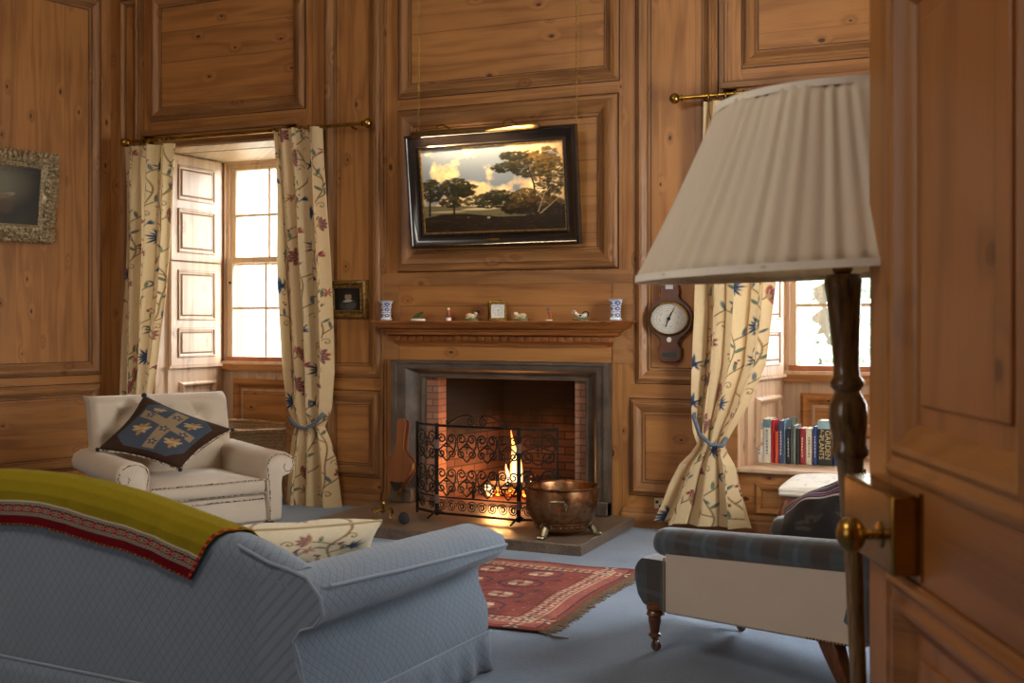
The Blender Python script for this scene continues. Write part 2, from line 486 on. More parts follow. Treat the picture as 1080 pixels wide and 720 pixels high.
# ---- recess linings, seats, window joinery
M_SASH = pine('pale_sash_wood', True, light='dcc4a6', dark='c2a27e', plank=3.0, seam=0, knots=0.1, rough=0.4)
M_DARKLINE = m_plain('brown_line', '7c5638', 0.8)
M_SILLR = m_plain('red_brown_sill', 'a0603c', 0.45)
gl = NT('window_glass'); gl.t.nodes.remove(gl.b)
_tr = gl.n('BsdfTransparent'); _gs = gl.n('BsdfGlossy', inp={'Roughness': 0.02}); _mx = gl.n('MixShader', inp={0: 0.05})
gl.t.links.new(_tr.outputs[0], _mx.inputs[1]); gl.t.links.new(_gs.outputs[0], _mx.inputs[2]); gl.t.links.new(_mx.outputs[0], gl.o.inputs[0])
M_GLASS = gl.m

def side_panels(b, M, panels, base=0.0):
    for (u0, u1, v0, v1) in panels:
        b.ring(u0, u1, v0, v1, [(0.012, 0.0), (0.010, 0.012), (0, 0.014), (-0.006, 0.004), (-0.014, 0.002), (-0.02, 0.0)], M=M)
        b.box(u0+0.035, u1-0.035, v0+0.035, v1-0.035, -0.001, 0.009, M=M)

def recess(n, wx0, wx1, top, skew, floor_z):
    """linings of a deep window recess; skew = how far the left reveal splays in"""
    xb0, xb1 = wx0 + skew, wx1 - skew
    b = MB()
    b.loops([[(wx0, BACK, floor_z-0.0), (wx0, BACK, top), (xb0, RB, top), (xb0, RB, floor_z)], [(wx0-0.02, BACK, floor_z), (wx0-0.02, BACK, top), (wx0-0.02, RB, top), (wx0-0.02, RB, floor_z)]])
    b.loops([[(wx1, BACK, floor_z), (wx1, BACK, top), (xb1, RB, top), (xb1, RB, floor_z)], [(wx1+0.02, BACK, floor_z), (wx1+0.02, BACK, top), (wx1+0.02, RB, top), (wx1+0.02, RB, floor_z)]])
    b.box(wx0, wx1, BACK+0.001, RB+0.05, top-0.012, top+0.02)                       # soffit
    b.box(wx0, wx1, BACK+0.28, BACK+0.285, top-0.016, top-0.012)
    b.box(wx0, wx1, RB, RB+0.04, 0, 1.06)                                   # apron under the window
    o = struct(b.out(tname(), M_PALE, sharp=30))
    # apron panel and rails
    b = MB(); M = axes((0, RB, 0), (1,0,0), (0,0,1), (0,-1,0))
    b.ring(xb0+0.15, xb1-0.15, floor_z+0.16, 0.90, scale_prof(P_BOL, 0.8), M=M)
    b.box(xb0+0.24, xb1-0.24, floor_z+0.25, 0.81, -0.001, 0.006, M=M)
    b.box(xb0, xb1, 1.00, 1.055, -0.001, 0.05, M=M)
    struct(b.out(tname(), M_PH, sharp=25))
    # sash window
    zb, zt = 1.09, 2.87
    fr = MB(); fr.ring(xb0+0.045, xb1-0.045, zb+0.0, zt-0.0, [(0.05, -0.07), (0.05, 0.035), (0.035, 0.04), (0.03, 0.02), (0.0, 0.02), (0.0, -0.07)], M=axes((0, RB+0.07, 0), (1,0,0), (0,0,1), (0,-1,0)))
    fr.box(xb0, xb1, RB-0.03, RB+0.14, 1.045, 1.078)
    w = fr.out('window_%d' % n, M_SASH, sharp=30); struct(w)
    gx0, gx1 = xb0+0.105, xb1-0.105
    mid = 1.996
    for (a, c, yy, mz) in ((1.125, mid-0.02, RB+0.06, 1.564), (mid+0.02, 2.834, RB+0.11, 2.42)):
        s = MB(); Ms = axes((0, yy, 0), (1,0,0), (0,0,1), (0,-1,0))
        s.ring(gx0, gx1, a, c, [(0.055, 0.0), (0.055, 0.035), (0.008, 0.035), (0.0, 0.02), (0.0, 0.0)], M=Ms)
        for k in (1, 2):
            X = gx0 + (gx1-gx0)*k/3; s.box(X-0.011, X+0.011, a, c, 0.004, 0.03, M=Ms)
        s.box(gx0, gx1, mz-0.011, mz+0.011, 0.004, 0.032, M=Ms)
        sa = s.out('sash', M_SASH, w, sharp=30)
        g = MB(); g.box(gx0-0.01, gx1+0.01, a-0.01, c+0.01, 0.008, 0.012, M=Ms); g.out('glass_pane', M_GLASS, sa)
    k = MB(); k.box(xb0+0.045, xb1-0.045, RB+0.015, RB+0.05, 1.078, 1.118); k.out('window_sill', M_SILLR, w, bevel=0.004)
    k = MB(); k.ball((gx0-0.03, RB+0.02, 1.80), 0.012, 8); k.out('window_catch', M_SHADOWBROWN, w)
    return xb0, xb1

recess(1, W1[0], W1[1], W1[2], 0.02, 0.0)
recess(2, W2[0], W2[1], W2[2], 0.14, SEAT)
# window seat box in the second recess
b = MB(); b.box(W2[0]+0.0, W2[1], BACK+0.02, RB, 0.0, SEAT-0.03)
b.ring(W2[0]+0.12, W2[1]-0.12, 0.15, SEAT-0.11, scale_prof(P_SM, 0.8), M=axes((0, BACK+0.02, 0), (1,0,0), (0,0,1), (0,-1,0)))
seat = struct(b.out('trim_window_seat', M_PH, sharp=30))
b = MB(); b.box(W2[0]-0.02, W2[1]+0.02, BACK-0.035, RB, SEAT-0.03, SEAT)
struct(b.out('trim_seat_board', M_PALE, bevel=0.008))

# hinged shutters folded into the reveals, and panelled dado under them
def reveal_joinery(xf, xb, side, zs):
    """side=+1: the left reveal (faces +X)"""
    u = Vector((xb-xf, RB-BACK, 0)).normalized()
    nrm = Vector((u.y, -u.x, 0)) * side
    o = Vector((xf, BACK, 0))
    M = axes(o, u, (0,0,1), nrm)
    L = 0.86
    s = MB(); z0, z1, z2 = 1.055, 1.97, 2.90
    for (a, c) in ((z0, z1-0.006), (z1+0.006, z2)):
        s.box(0.15, L-0.05, a, c, 0.004, 0.036, M=M)
    h = MB()
    root = struct(s.out(tname(), M_PALE, bevel=0.004))
    p = MB(); M2 = axes(o + nrm*0.036, u, (0,0,1), nrm)
    side_panels(p, M2, ((0.25, 0.71, 2.52, 2.80), (0.25, 0.71, 2.06, 2.42), (0.25, 0.71, 1.47, 1.88), (0.25, 0.71, 1.14, 1.37)))
    p.out('shutter_panel', M_PALE, root, sharp=25)
    q_ = MB()
    for (a0, a1, c0, c1) in ((0.25, 0.71, 2.52, 2.80), (0.25, 0.71, 2.06, 2.42), (0.25, 0.71, 1.47, 1.88), (0.25, 0.71, 1.14, 1.37)):
        q_.ring(a0, a1, c0, c1, [(-0.020, 0.0), (-0.020, 0.0035), (-0.032, 0.0035), (-0.032, 0.0)], M=M2)
        q_.ring(a0, a1, c0, c1, [(0.016, 0.0), (0.016, 0.002), (0.011, 0.002), (0.011, 0.0)], M=M2)
    q_.out('shutter_line', M_DARKLINE, root)  # thin brown lines along the edges of the shutter panels
    d = MB()
    d.box(0.13, L, zs+0.0, 1.04, 0.0, 0.02, M=M); d.box(0.12, L, 1.035, 1.055, 0.0, 0.05, M=M)
    M3 = axes(o + nrm*0.02, u, (0,0,1), nrm)
    d.ring(0.28, 0.74, zs+0.12, 0.90, scale_prof(P_SM, 0.8), M=M3)
    struct(d.out(tname(), M_PALE, sharp=25))
for wn, (a, c, t_, zs, sk) in enumerate(((*W1, 0.0, 0.02), (*W2, SEAT, 0.14))):
    reveal_joinery(a+0.001, a+sk, 1, zs); reveal_joinery(c-0.001, c-sk, -1, zs)

# ---- left wall
LM = axes(LC, tuple(-LD), (0,0,1), tuple(LN))   # u grows from the corner towards the camera side
def left_u(px, off=0.0):
    a = math.atan((px - CX) / F_PX) - TH
    # point on the ray (sin a, cos a)*t lying on the plane LN.(P-LC)=off
    d = Vector((math.sin(a), math.cos(a), 0)); t = (LN.dot(LC) + off) / LN.dot(d)
    P = d * t; return (LC - P).dot(LD), P
def left_z(px, py, off=0.0):
    _, P = left_u(px, off); return CAM_H - (py-HY) * depth_of(P.x, P.y) / F_PX
LLEN = 9.2
b = MB(); b.box(-0.2, LLEN, 0, CEIL, -0.15, 0.0, M=LM); struct(b.out('wall_left', M_PV))
def lpanel(u0, u1, z0, z1, hor, prof=P_BOL):
    b = MB(); k = prof[-1][0]; b.ring(u0+k, u1-k, z0+k, z1-k, prof, M=LM); struct(b.out(tname(), (M_PTH, M_PT), sharp=25))
    oo, ii = abs(prof[0][0]), prof[-1][0]
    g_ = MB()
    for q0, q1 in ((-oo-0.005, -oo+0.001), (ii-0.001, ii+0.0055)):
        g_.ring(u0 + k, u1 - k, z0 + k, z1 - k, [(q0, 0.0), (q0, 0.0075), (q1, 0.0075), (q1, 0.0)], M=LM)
    struct(g_.out(tname(), M_SHADOWBROWN))  # same painted shadow and dirt strips on the left wall
    w = abs(prof[0][0]) + k
    f = MB(); f.box(u0+w, u1-w, z0+w, z1-w, -0.001, 0.006, M=LM); struct(f.out(tname(), M_PH if hor else M_PV))
u_c = left_u(105.5)[0]
b = MB(); b.box(u_c, u_c+5.4, left_z(60, 405), left_z(60, 397), -0.001, 0.003, M=LM); struct(b.out(tname(), M_PH))
ZD = left_z(60, 396)
lpanel(u_c, u_c+2.6, ZD, TOPZ, False); lpanel(u_c+2.75, u_c+5.4, ZD, TOPZ, False)
lpanel(u_c, u_c+2.6, left_z(60, 497), left_z(60, 406), True); lpanel(u_c+2.75, u_c+5.4, left_z(60, 497), left_z(60, 406), True)
skirting('baseboard_left', LC, LC - LD*LLEN, LN)

# ---- right wall, front wall, ceiling, floor
XFL = (LC - LD*LLEN).x
YF = -1.3
RWY = (5.1, 6.1)
b = MB()
b.box(XR, XR+0.2, 1.80, RWY[0], 0, CEIL); b.box(XR, XR+0.2, RWY[1], BACK+0.1, 0, CEIL); b.box(XR, XR+0.2, RWY[0], RWY[1], 0, 1.05); b.box(XR, XR+0.2, RWY[0], RWY[1], 2.9, CEIL); b.box(XR, XR+0.2, YF, 0.72, 0, CEIL); b.box(XR, XR+0.2, 0.72, 1.80, 2.35, CEIL)
struct(b.out('wall_right', M_PV))
b = MB()
def fwall(x0, x1, z0, z1): b.box(x0, x1, YF-0.25, YF, z0, z1)
fwall(XFL-0.4, XR+0.2, 0, CEIL)
struct(b.out('wall_front', M_PV))
# window in the right wall (behind the open door, outside the picture)
f = MB(); Mf = axes((XR+0.1, 0, 0), (0,1,0), (0,0,1), (1,0,0))
f.ring(RWY[0]+0.08, RWY[1]-0.08, 1.13, 2.82, [(0.08, -0.02), (0.08, 0.05), (0.0, 0.05), (0.0, -0.02)], M=Mf)
for j in (1, 2):
    X = RWY[0] + (RWY[1]-RWY[0])*j/3; f.box(X-0.012, X+0.012, 1.13, 2.82, 0, 0.03, M=Mf)
for z in (1.56, 1.99, 2.42): f.box(RWY[0]+0.08, RWY[1]-0.08, z-0.012, z+0.012, 0, 0.03, M=Mf)
struct(f.out('window_3', M_SASH))
poly = [(XL-0.2, BACK+0.4), (XR+0.3, BACK+0.4), (XR+0.3, YF-0.3), (XFL-0.4, YF-0.3)]
b = MB(); b.prism(poly, CEIL, CEIL+0.1); struct(b.out('ceiling', M_PLASTER))
# carpet
t = NT('blue_wool_carpet'); o = t.obj()
n1 = t.noise(o, 420.0, 3.0); n2 = t.noise(o, 2.2, 4.0); n3 = t.noise(o, 60.0, 3.0)
g = t.math('ADD', t.math('MULTIPLY', n1, 0.4), t.math('ADD', t.math('MULTIPLY', n2, 0.35), t.math('MULTIPLY', n3, 0.25)))
t.bump(t.math('ADD', n1, n3), 0.5, 0.004)
M_CARPET = t.pr(color=t.ramp(g, (0.33, lin('566576')), (0.67, lin('7d8c9f'))), rough=0.95, sheen=0.25, spec=0.15)
b = MB(); b.prism([(XL-0.2, RB+0.3), (XR+0.8, RB+0.3), (XR+0.8, YF-0.3), (XFL-0.4, YF-0.3)], -0.1, 0.0)
struct(b.out('floor', M_CARPET))
# passage floor and wall beyond the doorway (light comes from there)
b = MB(); b.box(XR+0.2, XR+2.2, -0.6, 3.0, -0.1, 0.0); struct(b.out('floor_passage', M_CARPET))
b = MB(); b.box(XR+2.2, XR+2.3, -0.6, 3.0, 0, 3.0); b.box(XR+0.2, XR+2.3, -0.7, -0.6, 0, 3.0); b.box(XR+0.2, XR+2.3, 3.0, 3.1, 0, 3.0); b.box(XR+0.2, XR+2.3, -0.7, 3.1, 3.0, 3.1)
struct(b.out('wall_passage', M_PLASTER))

# ---- fireplace masonry
t = NT('fire_brick'); x, y, z = t.xyz()
br = t.n('TexBrick', offset=0.5, inp={'Vector': t.comb(t.math('ADD', x, y), z), 'Color1': (*lin('b98062'), 1), 'Color2': (*lin('a06c50'), 1), 'Mortar': (*lin('6d5f52'), 1), 'Scale': 1.0, 'Mortar Size': 0.005, 'Brick Width': 0.2, 'Row Height': 0.05})
soot = t.noise(t.obj(), 3.0, 4.0)
t.bump(br.outputs['Fac'], -0.5, 0.01)
M_BRICK = t.pr(color=t.mix(t.math('MULTIPLY', soot, 0.35), br.outputs[0], lin('3a2a22')), rough=0.9)
t = NT('sooty_brick'); x, y, z = t.xyz()
br = t.n('TexBrick', offset=0.5, inp={'Vector': t.comb(t.math('ADD', x, y), z), 'Color1': (*lin('6b4430'), 1), 'Color2': (*lin('4f3224'), 1), 'Mortar': (*lin('2c201a'), 1), 'Scale': 1.0, 'Mortar Size': 0.006, 'Brick Width': 0.2, 'Row Height': 0.062})
t.bump(br.outputs['Fac'], -0.6, 0.012)
sn = t.noise(t.obj(), 3.5, 4.0)
so = t.rng(t.math('ADD', z, t.math('MULTIPLY', t.math('SUBTRACT', sn, 0.5), 0.7)), 0.40, 0.72, 0.1, 0.95)  # soot thickening with height, also painting in the fire glow's falloff
M_SOOT_FALLOFF = t.pr(color=t.mix(so, br.outputs[0], lin('110d0b')), rough=0.95)
bx0, bx1 = x_at(460.5), x_at(605)
b = MB()
b.box(FP[0]-0.1, bx0, BACK+0.03, BACK+0.16, 0.0, 1.10)
b.box(bx1, FP[1]+0.1, BACK+0.03, BACK+0.16, 0.0, 1.10)
b.out('trim_brick_jambs', M_BRICK); struct(bpy.data.objects['trim_brick_jambs'])
b = MB()
xb0, xb1 = bx0+0.17, bx1-0.17
b.loops([[(bx0, BACK+0.16, 0), (xb0, RB+0.0, 0), (xb0, RB, 1.6), (bx0, BACK+0.16, 1.6)], [(bx0-0.05, BACK+0.16, 0), (xb0-0.05, RB+0.0, 0), (xb0-0.05, RB, 1.6), (bx0-0.05, BACK+0.16, 1.6)]])
b.loops([[(bx1, BACK+0.16, 0), (xb1, RB+0.0, 0), (xb1, RB, 1.6), (bx1, BACK+0.16, 1.6)], [(bx1+0.05, BACK+0.16, 0), (xb1+0.05, RB+0.0, 0), (xb1+0.05, RB, 1.6), (bx1+0.05, BACK+0.16, 1.6)]])
b.box(xb0-0.05, xb1+0.05, RB, RB+0.1, 0, 1.6)
b.box(bx0-0.1, bx1+0.1, BACK+0.03, BACK+0.10, 1.02, 1.6)
b.box(bx0-0.1, bx1+0.1, BACK+0.03, RB+0.1, 1.55, 1.6)
b.box(bx0-0.1, bx1+0.1, BACK+0.0, RB+0.1, -0.02, 0.075)
struct(b.out('trim_firebox', M_SOOT_FALLOFF, sharp=30))
# ================================================================== HARD THINGS
M_BRASS = m_plain('aged_brass', 'a8863c', 0.25, 1.0, var=0.25, scale=14)
M_BRASSD = m_plain('dull_brass', '8a6a30', 0.42, 1.0, var=0.3, scale=25)
M_IRON = m_plain('black_iron', '2a2522', 0.5, 0.7, var=0.3, scale=40)
M_BLACK = m_plain('black_soot', '14110f', 0.6)

# ---- stone chimneypiece
t = NT('grey_brown_stone'); o = t.obj()
nz = t.noise(o, 5.0, 6.0, 0.62); n2 = t.noise(o, 60.0, 3.0)
t.bump(t.math('ADD', nz, t.math('MULTIPLY', n2, 0.3)), 0.3, 0.01)
M_STONE = t.pr(color=t.ramp(nz, (0.3, lin('3c3128')), (0.7, lin('6a5a4a'))), rough=0.55)
prof = [(0.0, -0.12), (0.0, 0.012), (0.08, 0.02), (0.14, 0.012), (0.2, 0.012), (0.3, 0.02), (0.42, 0.045), (0.52, 0.075), (0.6, 0.082), (0.82, 0.084), (0.84, 0.098), (1.0, 0.098), (1.0, -0.05)]
lo_, ro_, to_ = SX0 - FP[0], SX1 - FP[1], SZ - FP[2]
b = MB(); L = []
for k, h in prof:
    L.append([(FP[0]+lo_*k, BACK-h, 0.071), (FP[0]+lo_*k, BACK-h, FP[2]+to_*k), (FP[1]+ro_*k, BACK-h, FP[2]+to_*k), (FP[1]+ro_*k, BACK-h, 0.071)])
b.loops(L, close=False)
sur = b.out('fireplace_surround', M_STONE, sharp=30)
tag(sur, 'moulded grey-brown stone surround framing the brick fireplace opening', 'fireplace')
for a_, c_ in ((SX0, FP[0]-0.06), (FP[1]+0.05, SX1)):
    b = MB(); b.box(a_, c_, BACK-0.115, BACK-0.02, 0.071, 0.17); b.out('plinth', M_STONE, sur, bevel=0.006)

# ---- hearth slab
t = NT('hearth_stone'); o = t.obj()
nz = t.noise(o, 7.0, 6.0, 0.6); n2 = t.noise(o, 90.0, 3.0)
t.bump(n2, 0.25, 0.004)
M_HEARTH = t.pr(color=t.ramp(t.math('ADD', t.math('MULTIPLY', nz, 0.6), t.math('MULTIPLY', n2, 0.4)), (0.33, lin('4a3c32')), (0.68, lin('83705e'))), rough=t.ramp(nz, (0.3, 0.3), (0.7, 0.5)))
hx0, hx1, hy0 = -4.42, -2.405, 6.60
b = MB(); b.prism([(hx0, hy0), (hx1, hy0-0.02), (hx1, BACK-0.001), (hx0, BACK-0.001)], 0.0, 0.07)
hs = b.out('hearth_slab', M_HEARTH, bevel=0.006)
tag(hs, 'low brown stone hearth slab on the blue carpet before the fire', 'hearth')

# ---- mantel shelf with dentils
def mantel_x(p): return -4.304 - p*1.05, -2.61 + p*1.4
prof = [(0.0, 1.449), (0.15, 1.449), (0.153, 1.444), (0.15, 1.432), (0.136, 1.430), (0.132, 1.42), (0.12, 1.40), (0.105, 1.388), (0.088, 1.382), (0.086, 1.372), (0.074, 1.366), (0.07, 1.345), (0.058, 1.338), (0.034, 1.332), (0.034, 1.296), (0.030, 1.292), (0.024, 1.276), (0.010, 1.262), (0.0, 1.26)]
b = MB(); L = []
for p, z in prof:
    a, c = mantel_x(p); L.append([(a, BACK, z), (a, BACK-p, z), (c, BACK-p, z), (c, BACK, z)])
b.loops(L, close=False, cap=False)
b.box(-4.304, -2.61, BACK-0.02, BACK, 1.26, 1.449)
M_MANTEL = pine('mantel_pine', False, light='9c5f2c', dark='6a3914', plank=2.0, seam=0.0, knots=0.4, rough=0.35)
ms = b.out('mantel_shelf', M_MANTEL, sharp=30)
tag(ms, 'waxed pine mantel shelf with a row of dentils above the fireplace', 'mantelpiece')
b = MB(); a, c = mantel_x(0.034); n = 27
for i in range(n):
    X = a + 0.02 + (c-a-0.04) * (i+0.5)/n
    b = MB(); b.box(X-0.016, X+0.016, BACK-0.056, BACK-0.03, 1.300, 1.330)
    b.out('dentil', M_MANTEL, ms)

# ---- fire: iron basket, logs, embers, flames
fx = x_at(541, 8.12)
cg = Vector((-3.42, 8.12, 0.075))
g = thing('fire_grate', 'dark iron fire basket holding the burning logs inside the fireplace', 'grate', cg)
b = MB()
for i in range(9):
    X = -0.36 + 0.09*i; b.tube([(X, -0.16, 0.09), (X, 0.14, 0.09), (X, 0.16, 0.2)], 0.008, 6)
for z in (0.12, 0.17): b.tube([(-0.38, -0.17, z), (0.38, -0.17, z)], 0.008, 6)
b.out('basket', M_IRON, g); g.scale = (1, 1, 0.55)
for sx in (-0.36, 0.36):
    b = MB(); b.tube([(sx, -0.19, 0.0), (sx, -0.19, 0.22)], 0.012, 6); b.ball((sx, -0.19, 0.235), 0.02, 8); b.out('leg', M_IRON, g)
    b = MB(); b.tube([(sx, 0.14, 0), (sx, 0.14, 0.16)], 0.01, 6); b.out('leg', M_IRON, g)
t = NT('charred_log'); o = t.obj(); nz = t.noise(o, 9.0, 5.0, 0.7)
t.bump(nz, 0.8, 0.02)
M_LOG = t.pr(color=t.ramp(nz, (0.35, lin('17110d')), (0.65, lin('4a3322'))), rough=0.9, emit=lin('ff5a12'), estr=t.rng(nz, 0.60, 0.72, 0.0, 7.0))
def log(name, p, q, r, label):
    p, q = Vector(p), Vector(q); b = MB(); n = 9; pts = []; rr = []
    for i in range(n):
        k = i/(n-1); pts.append(p.lerp(q, k) + Vector((0, 0, 0.012*math.sin(k*7)))); rr.append(r*(0.9+0.14*math.sin(k*9+r*90)))
    b.tube(pts, rr, 12); o = b.out(name, M_LOG); return tag(o, label, 'log', 'burning logs')
log('log', cg+Vector((-0.3, -0.06, 0.085)), cg+Vector((0.32, -0.03, 0.09)), 0.045, 'charred log lying lowest and foremost in the fire basket')
log('log', cg+Vector((-0.24, 0.09, 0.085)), cg+Vector((0.28, 0.09, 0.09)), 0.045, 'charred log lying lowest at the back of the fire basket')
log('log', cg+Vector((-0.22, 0.0, 0.165)), cg+Vector((0.24, 0.06, 0.155)), 0.045, 'glowing log laid across the top of the burning fire')
em = NT('embers'); o = em.obj(); nz = em.noise(o, 22.0, 4.0, 0.6)
M_EMB = em.pr(color=lin('1c1009'), rough=0.9, emit=lin('ff6a1a'), estr=em.rng(nz, 0.42, 0.66, 0.4, 18.0))
b = MB()
for i in range(60):
    b.ball((random.uniform(-0.3, 0.3), random.uniform(-0.12, 0.12), 0.04+random.uniform(0, 0.03)), random.uniform(0.012, 0.026), 6, m=4)
e = b.out('embers', M_EMB); e.location = cg; tag(e, 'bed of glowing orange embers under the logs', 'embers', kind='stuff')
fl = NT('flame'); fl.t.nodes.remove(fl.b)
lw = fl.n('LayerWeight', inp={'Blend': 0.35}).outputs['Facing']
ox, oy, oz = fl.xyz()
hz = fl.rng(oz, 0.0, 0.55, 0.0, 1.0)
fcol = fl.ramp(fl.math('ADD', fl.math('MULTIPLY', hz, 0.45), fl.math('MULTIPLY', lw, 0.8)), (0.0, (1.0, 0.78, 0.42)), (0.45, (1.0, 0.42, 0.08)), (1.0, (0.9, 0.12, 0.01)))
fe = fl.n('Emission', inp={'Color': fcol, 'Strength': 3.2}); ft = fl.n('BsdfTransparent')
fm = fl.n('MixShader', inp={0: fl.rng(fl.math('ADD', lw, fl.math('MULTIPLY', hz, 0.12)), 0.45, 1.0, 0.0, 0.95)})
fl.t.links.new(fe.outputs[0], fm.inputs[1]); fl.t.links.new(ft.outputs[0], fm.inputs[2]); fl.t.links.new(fm.outputs[0], fl.o.inputs[0])
M_FLAME = fl.m
fr = thing('fire', 'tall orange and yellow flames burning in the open fireplace', 'fire', (cg.x+0.03, cg.y-0.03, 0.115))
def flame(x, y, h, r, ph, z0=0.0):
    b = MB(); n = 16; pts = []; rr = []
    for i in range(n):
        k = i/(n-1)
        pts.append((x + 0.022*math.sin(k*4+ph)*k + 0.004*math.sin(k*11+ph), y + 0.01*math.cos(k*4+ph), z0 + k*h))
        rr.append(r*(math.sin(PI*min(1, k*0.9+0.12))**0.8)*(1-k)**0.45 + 0.001)
    b.tube(pts, rr, 14); b.out('flame', M_FLAME, fr, sharp=180)
fxl = fx - cg.x
flame(fxl, -0.02, 0.50, 0.040, 0.3); flame(fxl+0.05, 0.0, 0.40, 0.024, 2.0); flame(fxl-0.04, -0.03, 0.24, 0.026, 1.2)
flame(fxl-0.11, 0.02, 0.12, 0.022, 3.3); flame(fxl+0.10, 0.02, 0.10, 0.02, 4.1); flame(fxl-0.26, 0.03, 0.08, 0.02, 5.0); flame(fxl-0.20, -0.05, 0.10, 0.035, 5.9, -0.03)

# ---- folding fire screen
scr = thing('fire_screen', 'black wrought iron folding fire screen with scrollwork before the fire', 'fire screen', (0, 0, 0))
zb, zt = 0.10, 0.715
def spiral(c, r, a0, turns, s=1, n=22):
    return [(c[0] + s*r*(1-0.72*i/(n-1))*math.cos(a0+turns*2*PI*i/(n-1)), c[1] + r*(1-0.72*i/(n-1))*math.sin(a0+turns*2*PI*i/(n-1))) for i in range(n)]
def screen_panel(p0, p1, cols, crest, foot_a, foot_b):
    p0, p1 = Vector((p0[0], p0[1], 0)), Vector((p1[0], p1[1], 0))
    w = (p1-p0).length; u = (p1-p0).normalized(); M = axes(p0, u, (0,0,1), u.cross(Vector((0,0,1))))
    root = None
    b = MB()
    b.ring(0.0, w, zb, zt, [(0.008, -0.007), (0.008, 0.007), (-0.008, 0.007), (-0.008, -0.007), (0.008, -0.007)], M=M)
    b.tube([(0.0, zb+0.115, 0), (w, zb+0.115, 0)], 0.006, 6, M=M)
    fr_ = b.out('screen_panel', M_IRON, scr)
    b = MB(); r = 0.0056
    def tb(pts, rad=r): b.tube([(q[0], q[1], 0.0) for q in pts], rad, 5, M=M)
    cw = w/cols; z0 = zb + 0.122; H = (zt - 0.008 - z0); rh = H/2
    for c in range(cols):
        xc = cw*(c+0.5)
        for rr_ in range(2):
            zc_ = z0 + rh*rr_
            for s in (-1, 1):
                # heart-shaped scroll: rises from the foot of the cell, ends in spirals
                q = [(xc, zc_ + 0.005)]
                for i in range(1, 9):
                    k = i/8; q.append((xc + s*cw*0.46*math.sin(k*PI*0.55), zc_ + rh*0.62*k))
                ctr = (xc + s*cw*0.25, zc_ + rh*0.66); rad = cw*0.22
                q += [(ctr[0] + s*rad*(1-0.7*i/14)*math.cos(i/14*2.6*PI), ctr[1] + rad*(1-0.7*i/14)*math.sin(i/14*2.6*PI)) for i in range(15)]
                tb(q)
                ctr = (xc + s*cw*0.26, zc_ + rh*0.24); rad = cw*0.19
                q = [(xc, zc_ + rh*0.55)] + [(ctr[0] + s*rad*(1-0.7*i/14)*math.cos(0.9-i/14*2.6*PI), ctr[1] + rad*(1-0.7*i/14)*math.sin(0.9-i/14*2.6*PI)) for i in range(15)]
                tb(q)
            tb([(xc, zc_+rh*0.25), (xc, zc_+rh*0.62)], 0.005); tb([(xc-0.02, zc_+rh*0.44), (xc+0.02, zc_+rh*0.44)], 0.005)
            tb([(xc-0.008, zc_+rh*0.6), (xc, zc_+rh*0.70), (xc+0.008, zc_+rh*0.6)], 0.004)
        for s in (-1, 1):
            for kk in (0.25,):
                ctr = (xc + s*cw*kk, zb + 0.058); tb(spiral(ctr, 0.042, 0, 1.9, s), 0.004)
                tb([(ctr[0] + 0.018*math.cos(a)*0.6, ctr[1] + 0.018*math.sin(a)) for a in np.linspace(0, 2*PI, 9)], 0.004)
    b.out('scrollwork', M_IRON, fr_)
    if crest:
        b = MB(); cx_ = w*0.5
        for s in (-1, 1):
            q = [(cx_ + s*0.235, zt+0.012)] + [(cx_ + s*(0.235 - 0.20*k), zt + 0.006 + 0.075*math.sin(k*PI*0.62)) for k in np.linspace(0.1, 1, 10)]
            b.tube([(a, c, 0) for a, c in q], 0.006, 6, M=M)
            b.tube([(a, c, 0) for a, c in spiral((cx_+s*0.05, zt+0.038), 0.034, PI/2, 1.4, s)], 0.005, 6, M=M)
            b.tube([(a, c, 0) for a, c in spiral((cx_+s*0.235, zt+0.026), 0.018, -PI/2, 1.2, -s)], 0.004, 6, M=M)
        b.out('crest', M_IRON, scr)
    for k, on in ((0.0, foot_a), (w, foot_b)):
        if on:
            b = MB(); b.tube([(k, 0.083, 0.12), (k, 0.105, 0.05), (k, 0.13, 0.0), (k, 0.105, -0.05), (k, 0.083, -0.10)], 0.008, 6, M=M)
            b.out('foot', M_IRON, scr)
A, Bp, Cp, Dp = (-3.90, 7.24), (-3.68, 7.12), (-3.036, 7.08), (-2.80, 7.19)
screen_panel(A, Bp, 1, False, False, False); screen_panel(Bp, Cp, 4, True, True, True); screen_panel(Cp, Dp, 1, False, False, False)
M_WSTEEL = m_plain('worn_steel', '8a8078', 0.4, 0.9)
for P, r in ((A, 0.009), (Bp, 0.015), (Cp, 0.015), (Dp, 0.009)):
    b = MB(); b.tube([(P[0], P[1], 0.071 if r < 0.01 else 0.085), (P[0], P[1], 0.73)], r, 8); b.out('post', M_IRON, scr)
for P in (Bp, Cp):
    for z in (0.585, 0.20):
        b = MB(); b.tube([(P[0]+0.004, P[1]-0.004, z-0.03), (P[0]+0.004, P[1]-0.004, z+0.03)], 0.019, 8); b.out('hinge', M_WSTEEL, scr)

